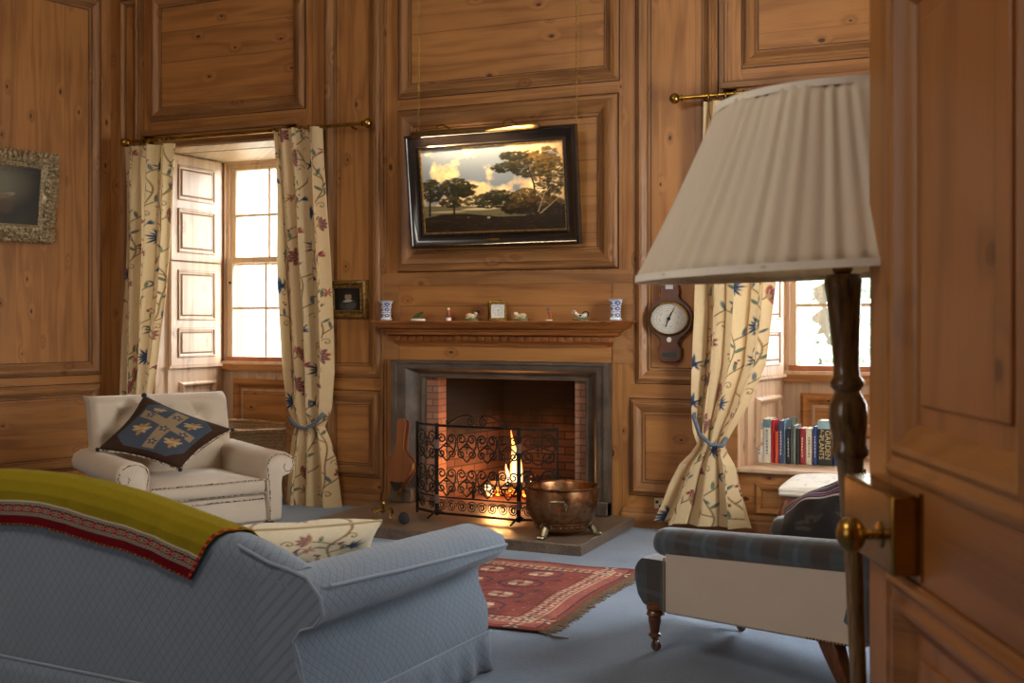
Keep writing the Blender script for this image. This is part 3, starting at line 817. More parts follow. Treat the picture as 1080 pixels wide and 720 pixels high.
# ---- copper log pot
t = NT('old_copper'); o = t.obj(); nz = t.noise(o, 7.0, 5.0, 0.6); n2 = t.noise(o, 28.0, 2.0)
t.bump(t.n('TexVoronoi', inp={'Vector': o, 'Scale': 55.0}).outputs['Distance'], 0.12, 0.003)
M_COPPER = t.pr(color=t.ramp(t.math('ADD', t.math('MULTIPLY', nz, 0.7), t.math('MULTIPLY', n2, 0.3)), (0.34, lin('63402c')), (0.5, lin('9c6c48')), (0.68, lin('aa9068'))), rough=t.ramp(nz, (0.3, 0.26), (0.7, 0.4)), metal=1.0)
M_PAW = m_plain('silvery_brass', '8c8264', 0.35, 0.9, var=0.3, scale=50)
pc = Vector((-2.645, 6.88, 0.07))
pot = thing('copper_pot', 'large round copper log pot on brass paw feet on the hearth', 'pot', pc, 0.0)
b = MB()
b.lathe([(0.02, 0.034), (0.155, 0.036), (0.172, 0.048), (0.178, 0.083), (0.186, 0.09), (0.214, 0.125), (0.232, 0.18), (0.236, 0.23), (0.231, 0.275), (0.228, 0.30), (0.238, 0.306), (0.241, 0.313), (0.236, 0.319), (0.228, 0.316), (0.220, 0.30), (0.226, 0.23), (0.215, 0.16), (0.18, 0.10), (0.02, 0.075)], n=48)
bd = b.out('bowl', M_COPPER, pot, sharp=50)
b = MB(); b.lathe([(0.180, 0.082), (0.187, 0.086), (0.188, 0.092), (0.181, 0.096)], n=48)
for i in range(30):
    a = 2*PI*i/30; b.ball((0.18*math.cos(a), 0.18*math.sin(a), 0.068), 0.006, 6, m=4)
b.out('rivet_band', M_COPPER, pot)
for a in (R(-103), R(17), R(137)):
    b = MB(); M = RZ(a)
    b.tube([(0.168, 0, 0.062), (0.190, 0, 0.056), (0.202, 0, 0.034), (0.212, 0, 0.013)], [0.016, 0.026, 0.022, 0.02], 8, M=M)
    for s in (-0.02, -0.007, 0.007, 0.02): b.ball((0.238, s, 0.010), (0.02, 0.008, 0.010), 8, M=M)
    for s in (-1, 1): b.tube([(0.178, s*0.01, 0.070), (0.180, s*0.035, 0.082), (0.180, s*0.046, 0.068), (0.182, s*0.032, 0.056)], 0.008, 6, M=M)
    b.out('paw_foot', M_PAW, pot)
for a in (R(-76), R(104)):
    b = MB(); M = RZ(a)
    for s in (-1, 1):
        b.ball((0.237, s*0.048, 0.215), (0.010, 0.016, 0.022), 8, M=M); b.tube([(0.24, s*0.045, 0.222), (0.256, s*0.045, 0.228), (0.258, s*0.042, 0.245)], 0.006, 6, M=M)
        b.ball((0.236, s*0.052, 0.195), (0.008, 0.008, 0.012), 6, M=M)
    b.tube([(0.258, -0.045, 0.245), (0.262, 0, 0.247), (0.258, 0.045, 0.245)], [0.007, 0.010, 0.007], 8, M=M)
    b.out('handle', M_PAW, pot)

# ---- bellows leaning on the left jamb
def mbel():
    M = T(-4.20, 7.50, 0.085) @ RX(R(-8.0)) @ RZ(R(0))
    root = thing('bellows', 'wooden fire bellows leaning upright beside the left stone jamb', 'bellows', M.translation, rot=M.to_euler())
    pts = []
    ctl = [(0.018, 0.10), (0.05, 0.135), (0.085, 0.19), (0.118, 0.25), (0.122, 0.29), (0.105, 0.325), (0.06, 0.36), (0.036, 0.39), (0.033, 0.45), (0.036, 0.53), (0.040, 0.585), (0.032, 0.615), (0.012, 0.625)]
    poly = [(x, z) for x, z in ctl] + [(-x, z) for x, z in reversed(ctl)]
    mw = pine('bellows_wood', True, light='85512c', dark='5c3319', plank=3, seam=0, knots=0.1, rough=0.35)
    for y0, nm in ((-0.045, 'front_board'), (0.02, 'back_board')):
        b = MB(); b.prism(poly, 0, 0.014, M=axes((0, y0+0.014, 0), (1,0,0), (0,0,1), (0,-1,0))); b.out(nm, mw, root, bevel=0.003)
    ctl2 = [(x*0.93, z) for x, z in ctl[:7]]
    b = MB(); b.prism([(x, z) for x, z in ctl2] + [(-x, z) for x, z in reversed(ctl2)], -0.024, 0.034, M=axes((0, 0, 0), (1,0,0), (0,0,1), (0,-1,0))); b.out('leather', m_plain('dark_leather', '2a1c14', 0.5), root)
    b = MB(); b.prism([(0.016, 0.085), (0.062, 0.15), (0.04, 0.155), (0, 0.148), (-0.04, 0.155), (-0.062, 0.15), (-0.016, 0.085)], 0.045, 0.050, M=axes((0, 0, 0), (1,0,0), (0,0,1), (0,-1,0)))
    b.out('studded_leather', m_plain('black_leather', '17110d', 0.45), root)
    b = MB()
    for z, xs in ((0.142, (-0.045, -0.022, 0, 0.022, 0.045)), (0.124, (-0.03, -0.01, 0.01, 0.03)), (0.106, (-0.018, 0, 0.018))):
        for x in xs: b.ball((x, -0.052, z), 0.0048, 6, m=4)
    b.out('stud', M_BRASS, root)
    b = MB(); b.lathe([(0.018, 0.11), (0.016, 0.08), (0.009, 0.07), (0.012, 0.064), (0.007, 0.055), (0.005, 0.0), (0.001, 0.0)], n=12); b.out('nozzle', M_BRASSD, root)
mbel()

# ---- small brass firedog and black knob on the hearth
P = ground(404, 547, 0.07)
r_ = thing('firedog', 'small ornate brass firedog standing on the left of the hearth', 'firedog', P, R(20))
b = MB()
b.lathe([(0.001, 0.125), (0.012, 0.12), (0.016, 0.108), (0.010, 0.096), (0.007, 0.09), (0.016, 0.082), (0.010, 0.074), (0.007, 0.06), (0.014, 0.052), (0.012, 0.044), (0.001, 0.04)], n=12)
b.out('finial', M_BRASSD, r_)
for s in (-1, 1):
    b = MB(); b.tube([(0, 0, 0.06), (s*0.03, -0.01, 0.066), (s*0.055, -0.015, 0.045), (s*0.05, -0.02, 0.02), (s*0.062, -0.025, 0.006)], [0.009, 0.008, 0.007, 0.006, 0.009], 8)
    b.tube([(s*0.03, -0.01, 0.064), (s*0.05, -0.01, 0.078), (s*0.075, -0.01, 0.068), (s*0.07, -0.01, 0.055)], 0.005, 6)
    b.out('leg', M_BRASSD, r_)
b = MB(); b.tube([(0, 0, 0.055), (0.03, 0.16, 0.05), (0.035, 0.20, 0.006)], 0.006, 6); b.out('billet_bar', M_IRON, r_)
P = ground(426, 552, 0.07)
r_ = thing('hearth_brush', 'black round-ended hearth brush lying beside the brass firedog', 'brush', P, R(-60))
b = MB(); b.tube([(0.052, 0, 0.04), (0.048, 0, 0.04), (0.02, 0, 0.04), (-0.03, 0, 0.038), (-0.045, 0, 0.038)], [0.02, 0.036, 0.038, 0.036, 0.018], 16); b.out('head', M_BLACK, r_)
b = MB(); b.tube([(-0.04, 0, 0.038), (-0.075, 0.0, 0.034)], [0.012, 0.009], 8); b.out('handle', M_BLACK, r_)

# ---- curtain rods
def rod(Xa, Xb, Z, Y, rings, label, grp=None):
    root = thing('curtain_rod', label, 'curtain rod', (0,0,0))
    b = MB(); b.tube([(Xa, Y, Z), (Xb, Y, Z)], 0.015, 14); b.out('pole', M_BRASS, root)
    for X, s in ((Xa, -1), (Xb, 1)):
        b = MB(); b.lathe([(0.016, 0.0), (0.022, 0.004), (0.022, 0.012), (0.013, 0.016), (0.013, 0.022), (0.026, 0.030), (0.036, 0.046), (0.038, 0.060), (0.032, 0.076), (0.018, 0.088), (0.001, 0.092)], M=T(X, Y, Z) @ RY(s*PI/2), n=16)
        b.out('finial', M_BRASS, root)
    for X in (Xa+0.14, Xb-0.10):
        b = MB(); b.tube([(X, Y, Z-0.0), (X, Y+0.05, Z-0.02), (X, BACK-0.046, Z-0.02)], 0.010, 8); b.out('bracket', M_BRASS, root)
    for X in rings:
        b = MB(); b.tube([(X, Y+0.024*math.cos(a), Z-0.006+0.026*math.sin(a)) for a in np.linspace(0, 2*PI, 17)[:-1]], 0.0036, 6, closed=True)
        b.tube([(X, Y, Z-0.03), (X, Y, Z-0.05)], 0.003, 5); b.out('ring', M_BRASSD, root)
    return root
RY_ = 7.56
rod(x_at(137, RY_), x_at(381, RY_), 2.965, RY_, [x_at(p, RY_) for p in (152, 158, 164, 170, 175, 180, 290, 297, 304, 311, 318, 326, 333)], 'brass curtain rod spanning the left window in front of the fireplace wall')
rod(x_at(720, RY_), -0.10, 2.965, RY_, [x_at(p, RY_) for p in (748, 757, 766, 775, 784, 793, 802, 812)], 'brass curtain rod over the right window, partly behind the lampshade')

# ---- barometer
bm_c = (x_at(706, 7.64), z_at(706, 336, 7.64))
bar = thing('barometer', 'banjo-shaped wooden wheel barometer hanging on the panelling by the right curtain', 'barometer', (bm_c[0], BACK-0.012, bm_c[1]))
MW = m_plain('barometer_mahogany', '5a3018', 0.3, var=0.2, scale=12)
half = [(0.058, -0.30), (0.062, -0.285), (0.082, -0.28), (0.085, -0.205), (0.070, -0.19), (0.062, -0.165), (0.072, -0.14), (0.10, -0.115), (0.14, -0.08), (0.158, -0.035), (0.163, 0.0), (0.158, 0.04), (0.14, 0.08), (0.105, 0.115), (0.075, 0.135), (0.062, 0.165), (0.07, 0.19), (0.062, 0.225), (0.052, 0.25), (0.05, 0.33), (0.06, 0.36), (0.05, 0.385), (0.055, 0.42), (0.0, 0.46)]
poly = half + [(-x, z) for x, z in reversed(half[:-1])]
FRM = axes((0,0,0), (1,0,0), (0,0,1), (0,-1,0))
b = MB(); b.prism(poly, 0.0, 0.05, M=FRM); b.out('case', MW, bar, bevel=0.005)
b = MB(); b.lathe([(0.142, 0.05), (0.148, 0.06), (0.142, 0.072), (0.132, 0.074), (0.128, 0.064)], M=FRM, n=48, sy=0.80); b.out('bezel', M_BRASSD, bar)
cv = Canvas(120, 120, 2, 2, 'b9b0a2')
cv.ell((1,1), 0.96, 0.96, 0, 'c6beb0')
for k in range(60):
    a = 2*PI*k/60; L0 = 0.80 if k % 5 else 0.72; cv.seg((1+L0*math.cos(a), 1+L0*math.sin(a)), (1+0.88*math.cos(a), 1+0.88*math.sin(a)), 0.008, '5a524a')
for rr_ in (0.90, 0.68): cv.line([(1+rr_*math.cos(a), 1+rr_*math.sin(a)) for a in np.linspace(0, 2*PI, 60)], 0.006, '6b6258')
for k in range(8):
    a = 2*PI*k/8 + 0.2; cv.ell((1+0.52*math.cos(a), 1+0.52*math.sin(a)), 0.12, 0.02, a+PI/2, '8a8176')
cv.speckle(0.1)
b = MB(); b.grid(lambda u, v: ((u*2-1)*0.132, (v*2-1)*0.132*0.80, 0.056), 120, 120, M=FRM)
# trim the square grid of the dial to an ellipse
dead = [v for v in b.bm.verts if (v.co.x/0.134)**2 + (v.co.z/0.107)**2 > 1.0]
keep = np.array([not ((v.co.x/0.134)**2 + (v.co.z/0.107)**2 > 1.0) for v in b.bm.verts])
bmesh.ops.delete(b.bm, geom=dead, context='VERTS')
b.out('dial', m_attr('silvered_dial', 0.25, spec=0.6, wb=0.0), bar, colors=cv.flat()[keep])
b = MB(); b.prism([(-0.004, -0.03), (0.004, -0.03), (0.002, 0.09), (-0.002, 0.09)], 0.060, 0.063, M=FRM @ RZ(R(-28))); b.prism([(-0.003, -0.06), (0.003, -0.06), (0.001, 0.05), (-0.001, 0.05)], 0.064, 0.066, M=FRM @ RZ(R(-20)))
b.lathe([(0.012, 0.06), (0.012, 0.069), (0.001, 0.07)], M=FRM, n=14); b.out('hand', M_IRON, bar)
b = MB(); b.lathe([(0.018, 0.05), (0.018, 0.056), (0.001, 0.058)], M=FRM @ T(0, -0.145, 0), n=18); b.out('setting_knob', m_plain('ivory', 'ddd3bd', 0.4), bar)
b = MB(); b.box(-0.05, 0.05, -0.262, -0.235, 0.05, 0.054, M=FRM); b.out('spirit_level', m_plain('dark_glass', '27332c', 0.15), bar)
b = MB(); b.box(-0.026, 0.026, 0.205, 0.30, 0.05, 0.056, M=FRM); b.box(-0.006, 0.006, 0.21, 0.295, 0.056, 0.06, M=FRM); b.out('thermometer', m_plain('silver_plate', 'b8b8b0', 0.3), bar)

# ---- electric socket near the skirting
sx, sz = x_at(695), z_at(695, 530.5)
sk = thing('wall_socket', 'cream electric socket low on the panelling beside the right curtain', 'socket', (sx, BACK-0.001, sz))
b = MB(); b.box(-0.03, 0.03, -0.036, 0.036, 0, 0.012, M=FRM); b.out('plate', m_plain('cream_plastic', 'cbb993', 0.5), sk, bevel=0.003)
b = MB(); b.box(0.004, 0.018, -0.028, -0.008, 0.012, 0.014, M=FRM); b.box(-0.02, 0.0, 0.0, 0.02, 0.012, 0.014, M=FRM); b.out('pin_hole', M_BLACK, sk)

# ---- the door in the foreground
dv = Vector((-0.0208, -1.0, 0)).normalized()
o3 = cam_pt(0.785, 2.5, 0.0)
u3 = Vector((dv.x*CS - dv.y*SN, dv.x*SN + dv.y*CS, 0)); n3 = Vector((-1.0*CS - 0.0208*SN, -1.0*SN + 0.0208*CS, 0)).normalized()
DM = axes(o3, u3, (0,0,1), n3)
DW, DH = 1.02, 2.34
MDV = pine('door_pine', True, light='a06a36', dark='704722', plank=3.0, seam=0.0, knots=0.6, rough=0.33, shade=1.0)
MDH = pine('door_pine_rail', False, light='966032', dark='68401f', plank=3.0, seam=0.0, knots=0.8, rough=0.33, shade=1.0)
MDP = pine('door_pine_panel', True, light='a0683a', dark='764a28', plank=0.22, seam=0.2, knots=0.6, rough=0.36, shade=1.0)
door = thing('door_1', None, None, (0,0,0)); door['kind'] = 'structure'
b = MB()
b.box(0.0, 0.15, 0.008, DH, -0.05, 0.0, M=DM); b.box(DW-0.15, DW, 0.008, DH, -0.05, 0.0, M=DM)
struct(b.out('stile', MDV, door, bevel=0.003))
b = MB()
for a, c in ((0.008, 0.22), (0.945, 1.135), (DH-0.16, DH)): b.box(0.15, DW-0.15, a, c, -0.05, 0.0, M=DM)
struct(b.out('rail', MDH, door, bevel=0.003))
P_DR = [(0.0, -0.01), (0.0, 0.006), (-0.01, 0.014), (-0.022, 0.016), (-0.034, 0.008), (-0.042, 0.008), (-0.056, 0.018), (-0.068, 0.016), (-0.08, 0.002), (-0.096, -0.006), (-0.105, -0.014), (-0.11, -0.02)]
for a, c in ((0.22, 0.945), (1.135, DH-0.16)):
    b = MB(); b.ring(0.15, DW-0.15, a, c, P_DR, M=DM); struct(b.out('moulding', MDV if a > 1 else MDH, door, sharp=30))
    b = MB(); b.box(0.14, DW-0.14, a-0.01, c+0.01, -0.045, -0.018, M=DM); b.box(0.30, DW-0.30, a+0.15, c-0.15, -0.02, -0.010, M=DM)
    struct(b.out('door_panel', MDP, door, bevel=0.004))
MB_LOCK = m_plain('polished_brass', 'a5823f', 0.26, 1.0, var=0.18, scale=10)
b = MB(); b.box(-0.002, 0.335, 0.962, 1.115, 0.0, 0.055, M=DM)
lock = struct(b.out('rim_lock', MB_LOCK, door, bevel=0.007, seg=3))
b = MB(); b.box(0.339, 0.352, 0.955, 1.122, 0.0, 0.006, M=DM)
b.lathe([(0.026, 0.055), (0.026, 0.058), (0.011, 0.061), (0.009, 0.070), (0.012, 0.074), (0.009, 0.080), (0.012, 0.086), (0.020, 0.089), (0.029, 0.096), (0.034, 0.106), (0.035, 0.115), (0.032, 0.126), (0.024, 0.134), (0.012, 0.139), (0.001, 0.140)], M=DM @ T(0.262, 1.029, 0), n=32)
b.out('door_knob', MB_LOCK, lock)
for z in (0.40, 1.9):
    b = MB(); b.tube([(DW+0.004, z-0.06, -0.02), (DW+0.004, z+0.06, -0.02)], 0.010, 8, M=DM); b.out('hinge', M_BRASS, door)

# ---- floor lamp
lb = cam_pt(0.918, 2.95, 0.0)
right = Vector((CS, SN, 0))
lamp = thing('floor_lamp', 'tall turned oak standard lamp with a wide cream pleated shade', 'floor lamp', lb)
tilt = Matrix.Rotation(R(-2.2), 4, Vector((-SN, CS, 0)))
lamp.rotation_euler = tilt.to_euler()
t = NT('dark_turned_oak'); x, y, z = t.xyz()
nz = t.noise(t.comb(t.math('MULTIPLY', x, 60), t.math('MULTIPLY', y, 60), t.math('MULTIPLY', z, 9)), 1.0, 4.0, 0.6)
t.bump(nz, 0.15, 0.003)
M_OAK = t.pr(color=t.ramp(nz, (0.3, lin('4a341c')), (0.7, lin('8a6a40'))), rough=0.25, coat=0.3, coat_r=0.15)
def lz(py): return CAM_H - (py - HY) * 2.95 / F_PX
b = MB()
b.lathe([(0.0, 0.0), (0.17, 0.0), (0.175, 0.015), (0.165, 0.03), (0.12, 0.04), (0.10, 0.05), (0.09, 0.075), (0.05, 0.09), (0.04, 0.11), (0.05, 0.13), (0.04, 0.15), (0.026, 0.17),
         (0.020, lz(760)), (0.023, lz(600)), (0.032, lz(500)), (0.035, lz(484)), (0.048, lz(479)), (0.049, lz(473)), (0.043, lz(468)), (0.045, lz(458)), (0.050, lz(440)), (0.047, lz(425)), (0.036, lz(416)), (0.032, lz(412)),
         (0.043, lz(406)), (0.044, lz(402)), (0.034, lz(396)), (0.033, lz(385)), (0.036, lz(360)), (0.043, lz(320)), (0.0475, lz(302)), (0.0485, lz(296)), (0.041, lz(289)), (0.016, lz(288)), (0.001, lz(288))], n=32)
b.out('column', M_OAK, lamp, sharp=45)
b = MB(); b.lathe([(0.02, lz(288)), (0.026, lz(285)), (0.026, lz(281)), (0.014, lz(279)), (0.012, lz(250)), (0.018, lz(248)), (0.018, lz(225)), (0.001, lz(224))], n=16); b.out('lamp_holder', M_BRASSD, lamp)
b = MB(); b.ball((0, 0, lz(205)), (0.03, 0.03, 0.04), 16)
b.out('bulb', m_plain('opal_glass', 'e6e2d8', 0.2), lamp)
# shade
t = NT('cream_silk_shade'); o = t.obj()
a = t.noise(o, 400.0, 2.0); t.bump(a, 0.1, 0.002)
dif = t.b; t.pr(color=t.ramp(a, (0.3, lin('e8dcc6')), (0.7, lin('f2e9d8'))), rough=0.75, sheen=0.2)
trl = t.n('BsdfTranslucent', inp={'Color': (*lin('e5d3ad'), 1)}); mx = t.n('MixShader', inp={0: 0.36})
t.t.links.new(dif.outputs[0], mx.inputs[1]); t.t.links.new(trl.outputs[0], mx.inputs[2]); t.t.links.new(mx.outputs[0], t.o.inputs[0])
M_SHADE = t.m
rb_, rt_, zsb, zst = 0.530, 0.302, 1.580, 2.015
NP = 66
def shade_fn(u, v):
    a = 2*PI*u
    k = (u*NP) % 1.0
    ir = 0.35*math.sin(37*u*2*PI/ (2*PI) * 6.283) + 0.3*math.sin(17*u*6.283+1)
    pl = 0.5-0.5*math.cos(2*PI*k)
    r = rb_ + (rt_-rb_)*v
    r += 0.0065*(pl-0.5)*(1+1.0*ir)*(1-0.35*v) + 0.004*math.sin(11*u*6.283+2) - 0.006*math.sin(PI*v)
    return (r*math.cos(a), r*math.sin(a), zsb + (zst-zsb)*v)
b = MB(); b.grid(shade_fn, NP*6, 14, closeu=True); sh = b.out('lamp_shade', M_SHADE, lamp, sharp=60, solid=0.0015)
MBND = m_fabric('shade_binding', 'ece4d4')
for rr_, zz in ((rb_+0.003, zsb), (rt_+0.003, zst)):
    b = MB(); b.lathe([(rr_-0.004, zz-0.009), (rr_+0.004, zz-0.009), (rr_+0.002, zz+0.009), (rr_-0.004, zz+0.009), (rr_-0.004, zz-0.009)], n=96); b.out('binding', MBND, sh)
b = MB(); b.tube([(rt_*math.cos(q), rt_*math.sin(q), zst-0.01) for q in np.linspace(0, 2*PI, 40)[:-1]], 0.003, 5, closed=True)
for k in range(3): b.tube([(0, 0, zst-0.03), (rt_*math.cos(k*2.094), rt_*math.sin(k*2.094), zst-0.01)], 0.003, 5)
b.tube([(0, 0, lz(235)), (0, 0, zst-0.03)], 0.004, 6); b.out('shade_frame', M_BRASSD, lamp)
# ================================================================== SOFT FURNISHINGS
def diamond_fabric(name, mode, col='6e7986', line='4c5561'):
    t = NT(name); x, y, z = t.xyz()
    if mode == 'arm': u, w = y, t.math('SUBTRACT', z, x)
    else: u, w = x, t.math('SUBTRACT', z, t.math('MULTIPLY', y, 1.0))
    p, q = 0.040, 0.052
    a = t.math('ADD', t.math('DIVIDE', u, p), t.math('DIVIDE', w, q)); c = t.math('SUBTRACT', t.math('DIVIDE', u, p), t.math('DIVIDE', w, q))
    def ln(v):
        f = t.math('ABSOLUTE', t.math('SUBTRACT', t.math('FRACT', v), 0.5)); return t.rng(f, 0.40, 0.49, 0.0, 1.0)
    L = t.math('MAXIMUM', ln(a), ln(c))
    o = t.obj(); nz = t.noise(o, 5.0, 4.0); wv = t.noise(o, 500.0, 2.0)
    base = t.ramp(t.math('ADD', t.math('MULTIPLY', nz, 0.6), t.math('MULTIPLY', wv, 0.4)), (0.3, tuple(v*0.88 for v in lin(col))), (0.7, lin(col)))
    cc = t.mix(t.math('MULTIPLY', L, 0.55), base, lin(line))
    t.bump(t.math('ADD', t.math('MULTIPLY', L, -0.5), t.math('MULTIPLY', t.noise(o, 7.0, 3.0), 2.4)), 0.35, 0.006)
    return t.pr(color=cc, rough=0.9, sheen=0.25, spec=0.2)
M_SB = diamond_fabric('blue_diamond_cotton_back', 'back'); M_SA = diamond_fabric('blue_diamond_cotton_arm', 'arm')
M_PIPE = m_fabric('blue_piping', '7c8693')

sofa = thing('sofa', 'large pale blue diamond-quilted sofa seen from behind in the foreground', 'sofa', (-3.406, 3.239, 0), R(-4.25))
HL = 1.33
def hback(x):
    return float(np.interp(abs(x), [0, 0.15, 0.3, 0.54, 0.82, 1.0, 1.15, 1.28, 1.36], [0.862, 0.860, 0.850, 0.818, 0.762, 0.725, 0.682, 0.632, 0.60]))
def bprof(x, e=0.0):
    h = hback(x)
    return [(0.005-e, 0.15), (-0.004-e, 0.30), (-0.014-e, h-0.24), (-0.030-e, h-0.12), (-0.038-e, h-0.06), (-0.028-e*0.8, h-0.022+e*0.6), (0.0, h-0.003+e), (0.045, h+e), (0.09, h-0.012+e), (0.125+e*0.7, h-0.045+e*0.6), (0.14+e, h-0.09), (0.145+e, h-0.17), (0.15+e, 0.40), (0.15, 0.15)]
b = MB(); xs = np.linspace(-HL+0.055, HL-0.055, 41)
b.loops([[(x, y, z) for y, z in bprof(x)] for x in xs]); b.out('back', M_SB, sofa, sharp=60)
def arm(s):
    ys = [-0.037, -0.025, 0.06, 0.15, 0.3, 0.5, 0.75, 0.95, 1.10, 1.16, 1.19, 1.20]
    L = []
    for y in ys:
        k = 0.72 + 0.28*max(0.0, min(1.0, y/0.45)); top = 0.635 - 0.035*min(1, y/1.1)
        end = max(0.0, (y-1.10)/0.10); sh = 0.035*end*end
        ov = 0.085*k
        P = [(1.33, 0.15), (1.325, 0.25), (1.30-0.02*k, 0.34), (1.295-0.02*k, 0.405), (1.31, 0.445), (1.325+ov*0.6, 0.462), (1.338+ov, 0.505), (1.338+ov*0.85, 0.56), (1.31+ov*0.4, top-0.016), (1.23, top), (1.18, top-0.015), (1.14, top-0.05), (1.125, 0.53), (1.13, 0.42), (1.14, 0.15)]
        cx_, cz_ = 1.24, 0.45
        L.append([(s*(x + (cx_-x)*sh*2.4), y, z + (cz_-z)*sh*1.3*(1 if z > 0.2 else 0)) for x, z in P])
    b = MB(); b.loops(L); b.out('arm', M_SA, sofa, sharp=60)
    # piping on the roll and down the back corner
    b = MB()
    q = []
    for y in np.linspace(0.02, 1.17, 24):
        k = 0.72 + 0.28*max(0.0, min(1.0, y/0.45)); ov = 0.085*k
        t_ = y/1.17; q.append((s*(1.338+ov*(0.80+0.22*t_)), y, 0.588-0.062*t_))
    b.tube(q, 0.007, 6)
    b.tube([(s*(1.331-0.03*max(0, (z-0.25)/0.11)), -0.036, z) for z in np.linspace(0.15, 0.36, 6)] + [(s*1.284, -0.037, 0.405), (s*1.312, -0.037, 0.446), (s*1.365, -0.037, 0.463), (s*1.40, -0.036, 0.505), (s*1.39, -0.036, 0.56), (s*1.335, -0.037, 0.620), (s*1.26, -0.039, 0.640), (s*1.18, -0.04, 0.655), (s*1.05, -0.04, 0.70)], 0.006, 6)
    b.out('piping', M_PIPE, sofa)
for s in (1, -1): arm(s)
b = MB(); b.box(-1.15, 1.15, 0.14, 1.14, 0.13, 0.33); b.out('seat_base', M_SB, sofa, bevel=0.02)
for k in (-1, 1):
    b = MB(); L = []
    for z, i in ((0.33, 0.02), (0.35, 0.0), (0.45, 0.0), (0.47, 0.015), (0.478, 0.06)):
        x0, x1, y0, y1 = (0.005 if k > 0 else -1.12)+i, (1.12 if k > 0 else -0.005)-i, 0.16+i, 1.20-i
        L.append([(x0, y0, z), (x1, y0, z), (x1, y1, z), (x0, y1, z)])
    b.loops(L); b.out('seat_cushion', M_SB, sofa, bevel=0.015)
def skirt(p, q, n, nrm):
    p, q, nrm = Vector(p), Vector(q), Vector(nrm); b = MB(); L1 = []; L2 = []
    m = int((q-p).length/0.02)
    rows = []
    for r, z in enumerate((0.155, 0.10, 0.05, 0.006)):
        row = []
        for i in range(m+1):
            k = i/m; amp = 0.016*r/3*(abs(2*k-1)**5) + 0.006*r/3
            row.append(p.lerp(q, k) + nrm*(0.004 + 0.006*r + amp*math.sin(i*0.9+n)) + Vector((0, 0, z)))
        rows.append(row)
    for row in rows: L1.append(row)
    b.loops(L1, close=False, cap=False)
    b.out('skirt', M_SA if abs(nrm.x) > 0.5 else M_SB, sofa, sharp=70, solid=0.006)
    b = MB(); b.tube([p + nrm*0.006 + Vector((0,0,0.155)), q + nrm*0.006 + Vector((0,0,0.155))], 0.006, 6); b.out('piping', M_PIPE, sofa)
skirt((-HL, 0, 0), (HL, 0, 0), 0, (0, -1, 0)); skirt((HL, 0, 0), (HL, 1.19, 0), 1, (1, 0, 0)); skirt((-HL, 1.19, 0), (-HL, 0, 0), 2, (-1, 0, 0)); skirt((HL, 1.19, 0), (-HL, 1.19, 0), 3, (0, 1, 0))
sofM = sofa.matrix_basis.copy() if False else (T(-3.406, 3.239, 0) @ RZ(R(-4.25)))

# ---- throw over the sofa back
TH_, TL_ = 0.66, 2.1          # cloth drop and length
nu, nv = 560, 170
cv = Canvas(nu, nv, TL_, TH_, '7c6c14')
nzc = fbm(nv, nu, 7, 3)[..., None]; cv.a *= (0.97 + 0.06*nzc)
def band(v0, v1, col): cv.poly([(-1, v0), (TL_+1, v0), (TL_+1, v1), (-1, v1)], col)
band(0, 0.056, '5a0a12'); band(0.054, 0.128, '231813'); band(0.128, 0.134, 'b9a98c')
for k in range(150):
    u = k*0.0145
    for v0, c in ((0.056, 'a89c88'), (0.066, 'a89c88'), (0.113, 'a89c88'), (0.122, 'a89c88')):
        cv.seg((u, v0), (u+0.009, v0+0.004), 0.0022, c)
for k in range(38):
    u = 0.02 + k*0.056
    cv.line([(u-0.026, 0.09), (u, 0.108), (u+0.026, 0.09), (u, 0.072), (u-0.026, 0.09)], 0.0026, '9a4a48')
    cv.line([(u-0.026, 0.078), (u+0.026, 0.102)], 0.002, 'a08c7c'); cv.line([(u-0.026, 0.102), (u+0.026, 0.078)], 0.002, 'a08c7c')
    cv.ell((u, 0.09), 0.007, 0.007, 0, 'b23a3a'); cv.ell((u+0.028, 0.09), 0.004, 0.004, 0, 'd8c040')
for k in range(100): cv.ell((0.01+k*0.021, 0.004), 0.006, 0.004, 0, 'c4621f' if k % 2 else '4f6a2f')
cv.poly([(TL_-0.014, 0), (TL_, 0), (TL_, TH_), (TL_-0.014, TH_)], '8a1a1e')
for k in range(40): cv.ell((TL_-0.006, 0.01+k*0.017), 0.005, 0.005, 0, 'c4621f' if k % 2 else '6a1016')
cv.speckle(0.16)
def path_at(x, e):
    P = bprof(x, e)[2:12]
    P = [P[0]] + P[1:]
    pts = [Vector((0, y, z)) for y, z in P]; d = [0]
    for a, c in zip(pts, pts[1:]): d.append(d[-1] + (c-a).length)
    return pts, d
def throw_fn(u, v):
    xmax = 0.83 + 0.17*min(1, v*1.9); x = -1.15 + (xmax+1.15)*u
    pts, d = path_at(x, 0.006)
    drop = 0.035 + 0.02*(1-u)
    s = d[0] + drop + 0.005 + v*(d[-1]-0.01-drop)
    s += 0.006*math.sin(u*23)*(1-v)
    for i in range(len(d)-1):
        if s <= d[i+1] or i == len(d)-2:
            k = (s-d[i])/(d[i+1]-d[i]); p = pts[i].lerp(pts[i+1], max(0, min(1.0, k))); break
    w = 0.004*math.sin(u*31+v*4) + 0.003*math.sin(u*57+2)
    return (x, p.y - (0.002 + 0.004*(1-min(1, v*3)) + abs(w)) if v < 0.5 else p.y+0.003, p.z + 0.004)
b = MB(); b.grid(throw_fn, nu, nv)
thr = b.out('throw_blanket', m_attr('woven_wool_throw', 0.95, weave=700, wb=0.35, sheen=0.0, spec=0.1), solid=0.006, sharp=80, colors=cv.flat())
thr.matrix_basis = sofM
tag(thr, 'mustard wool throw with patterned border and red hem over the sofa back', 'throw')

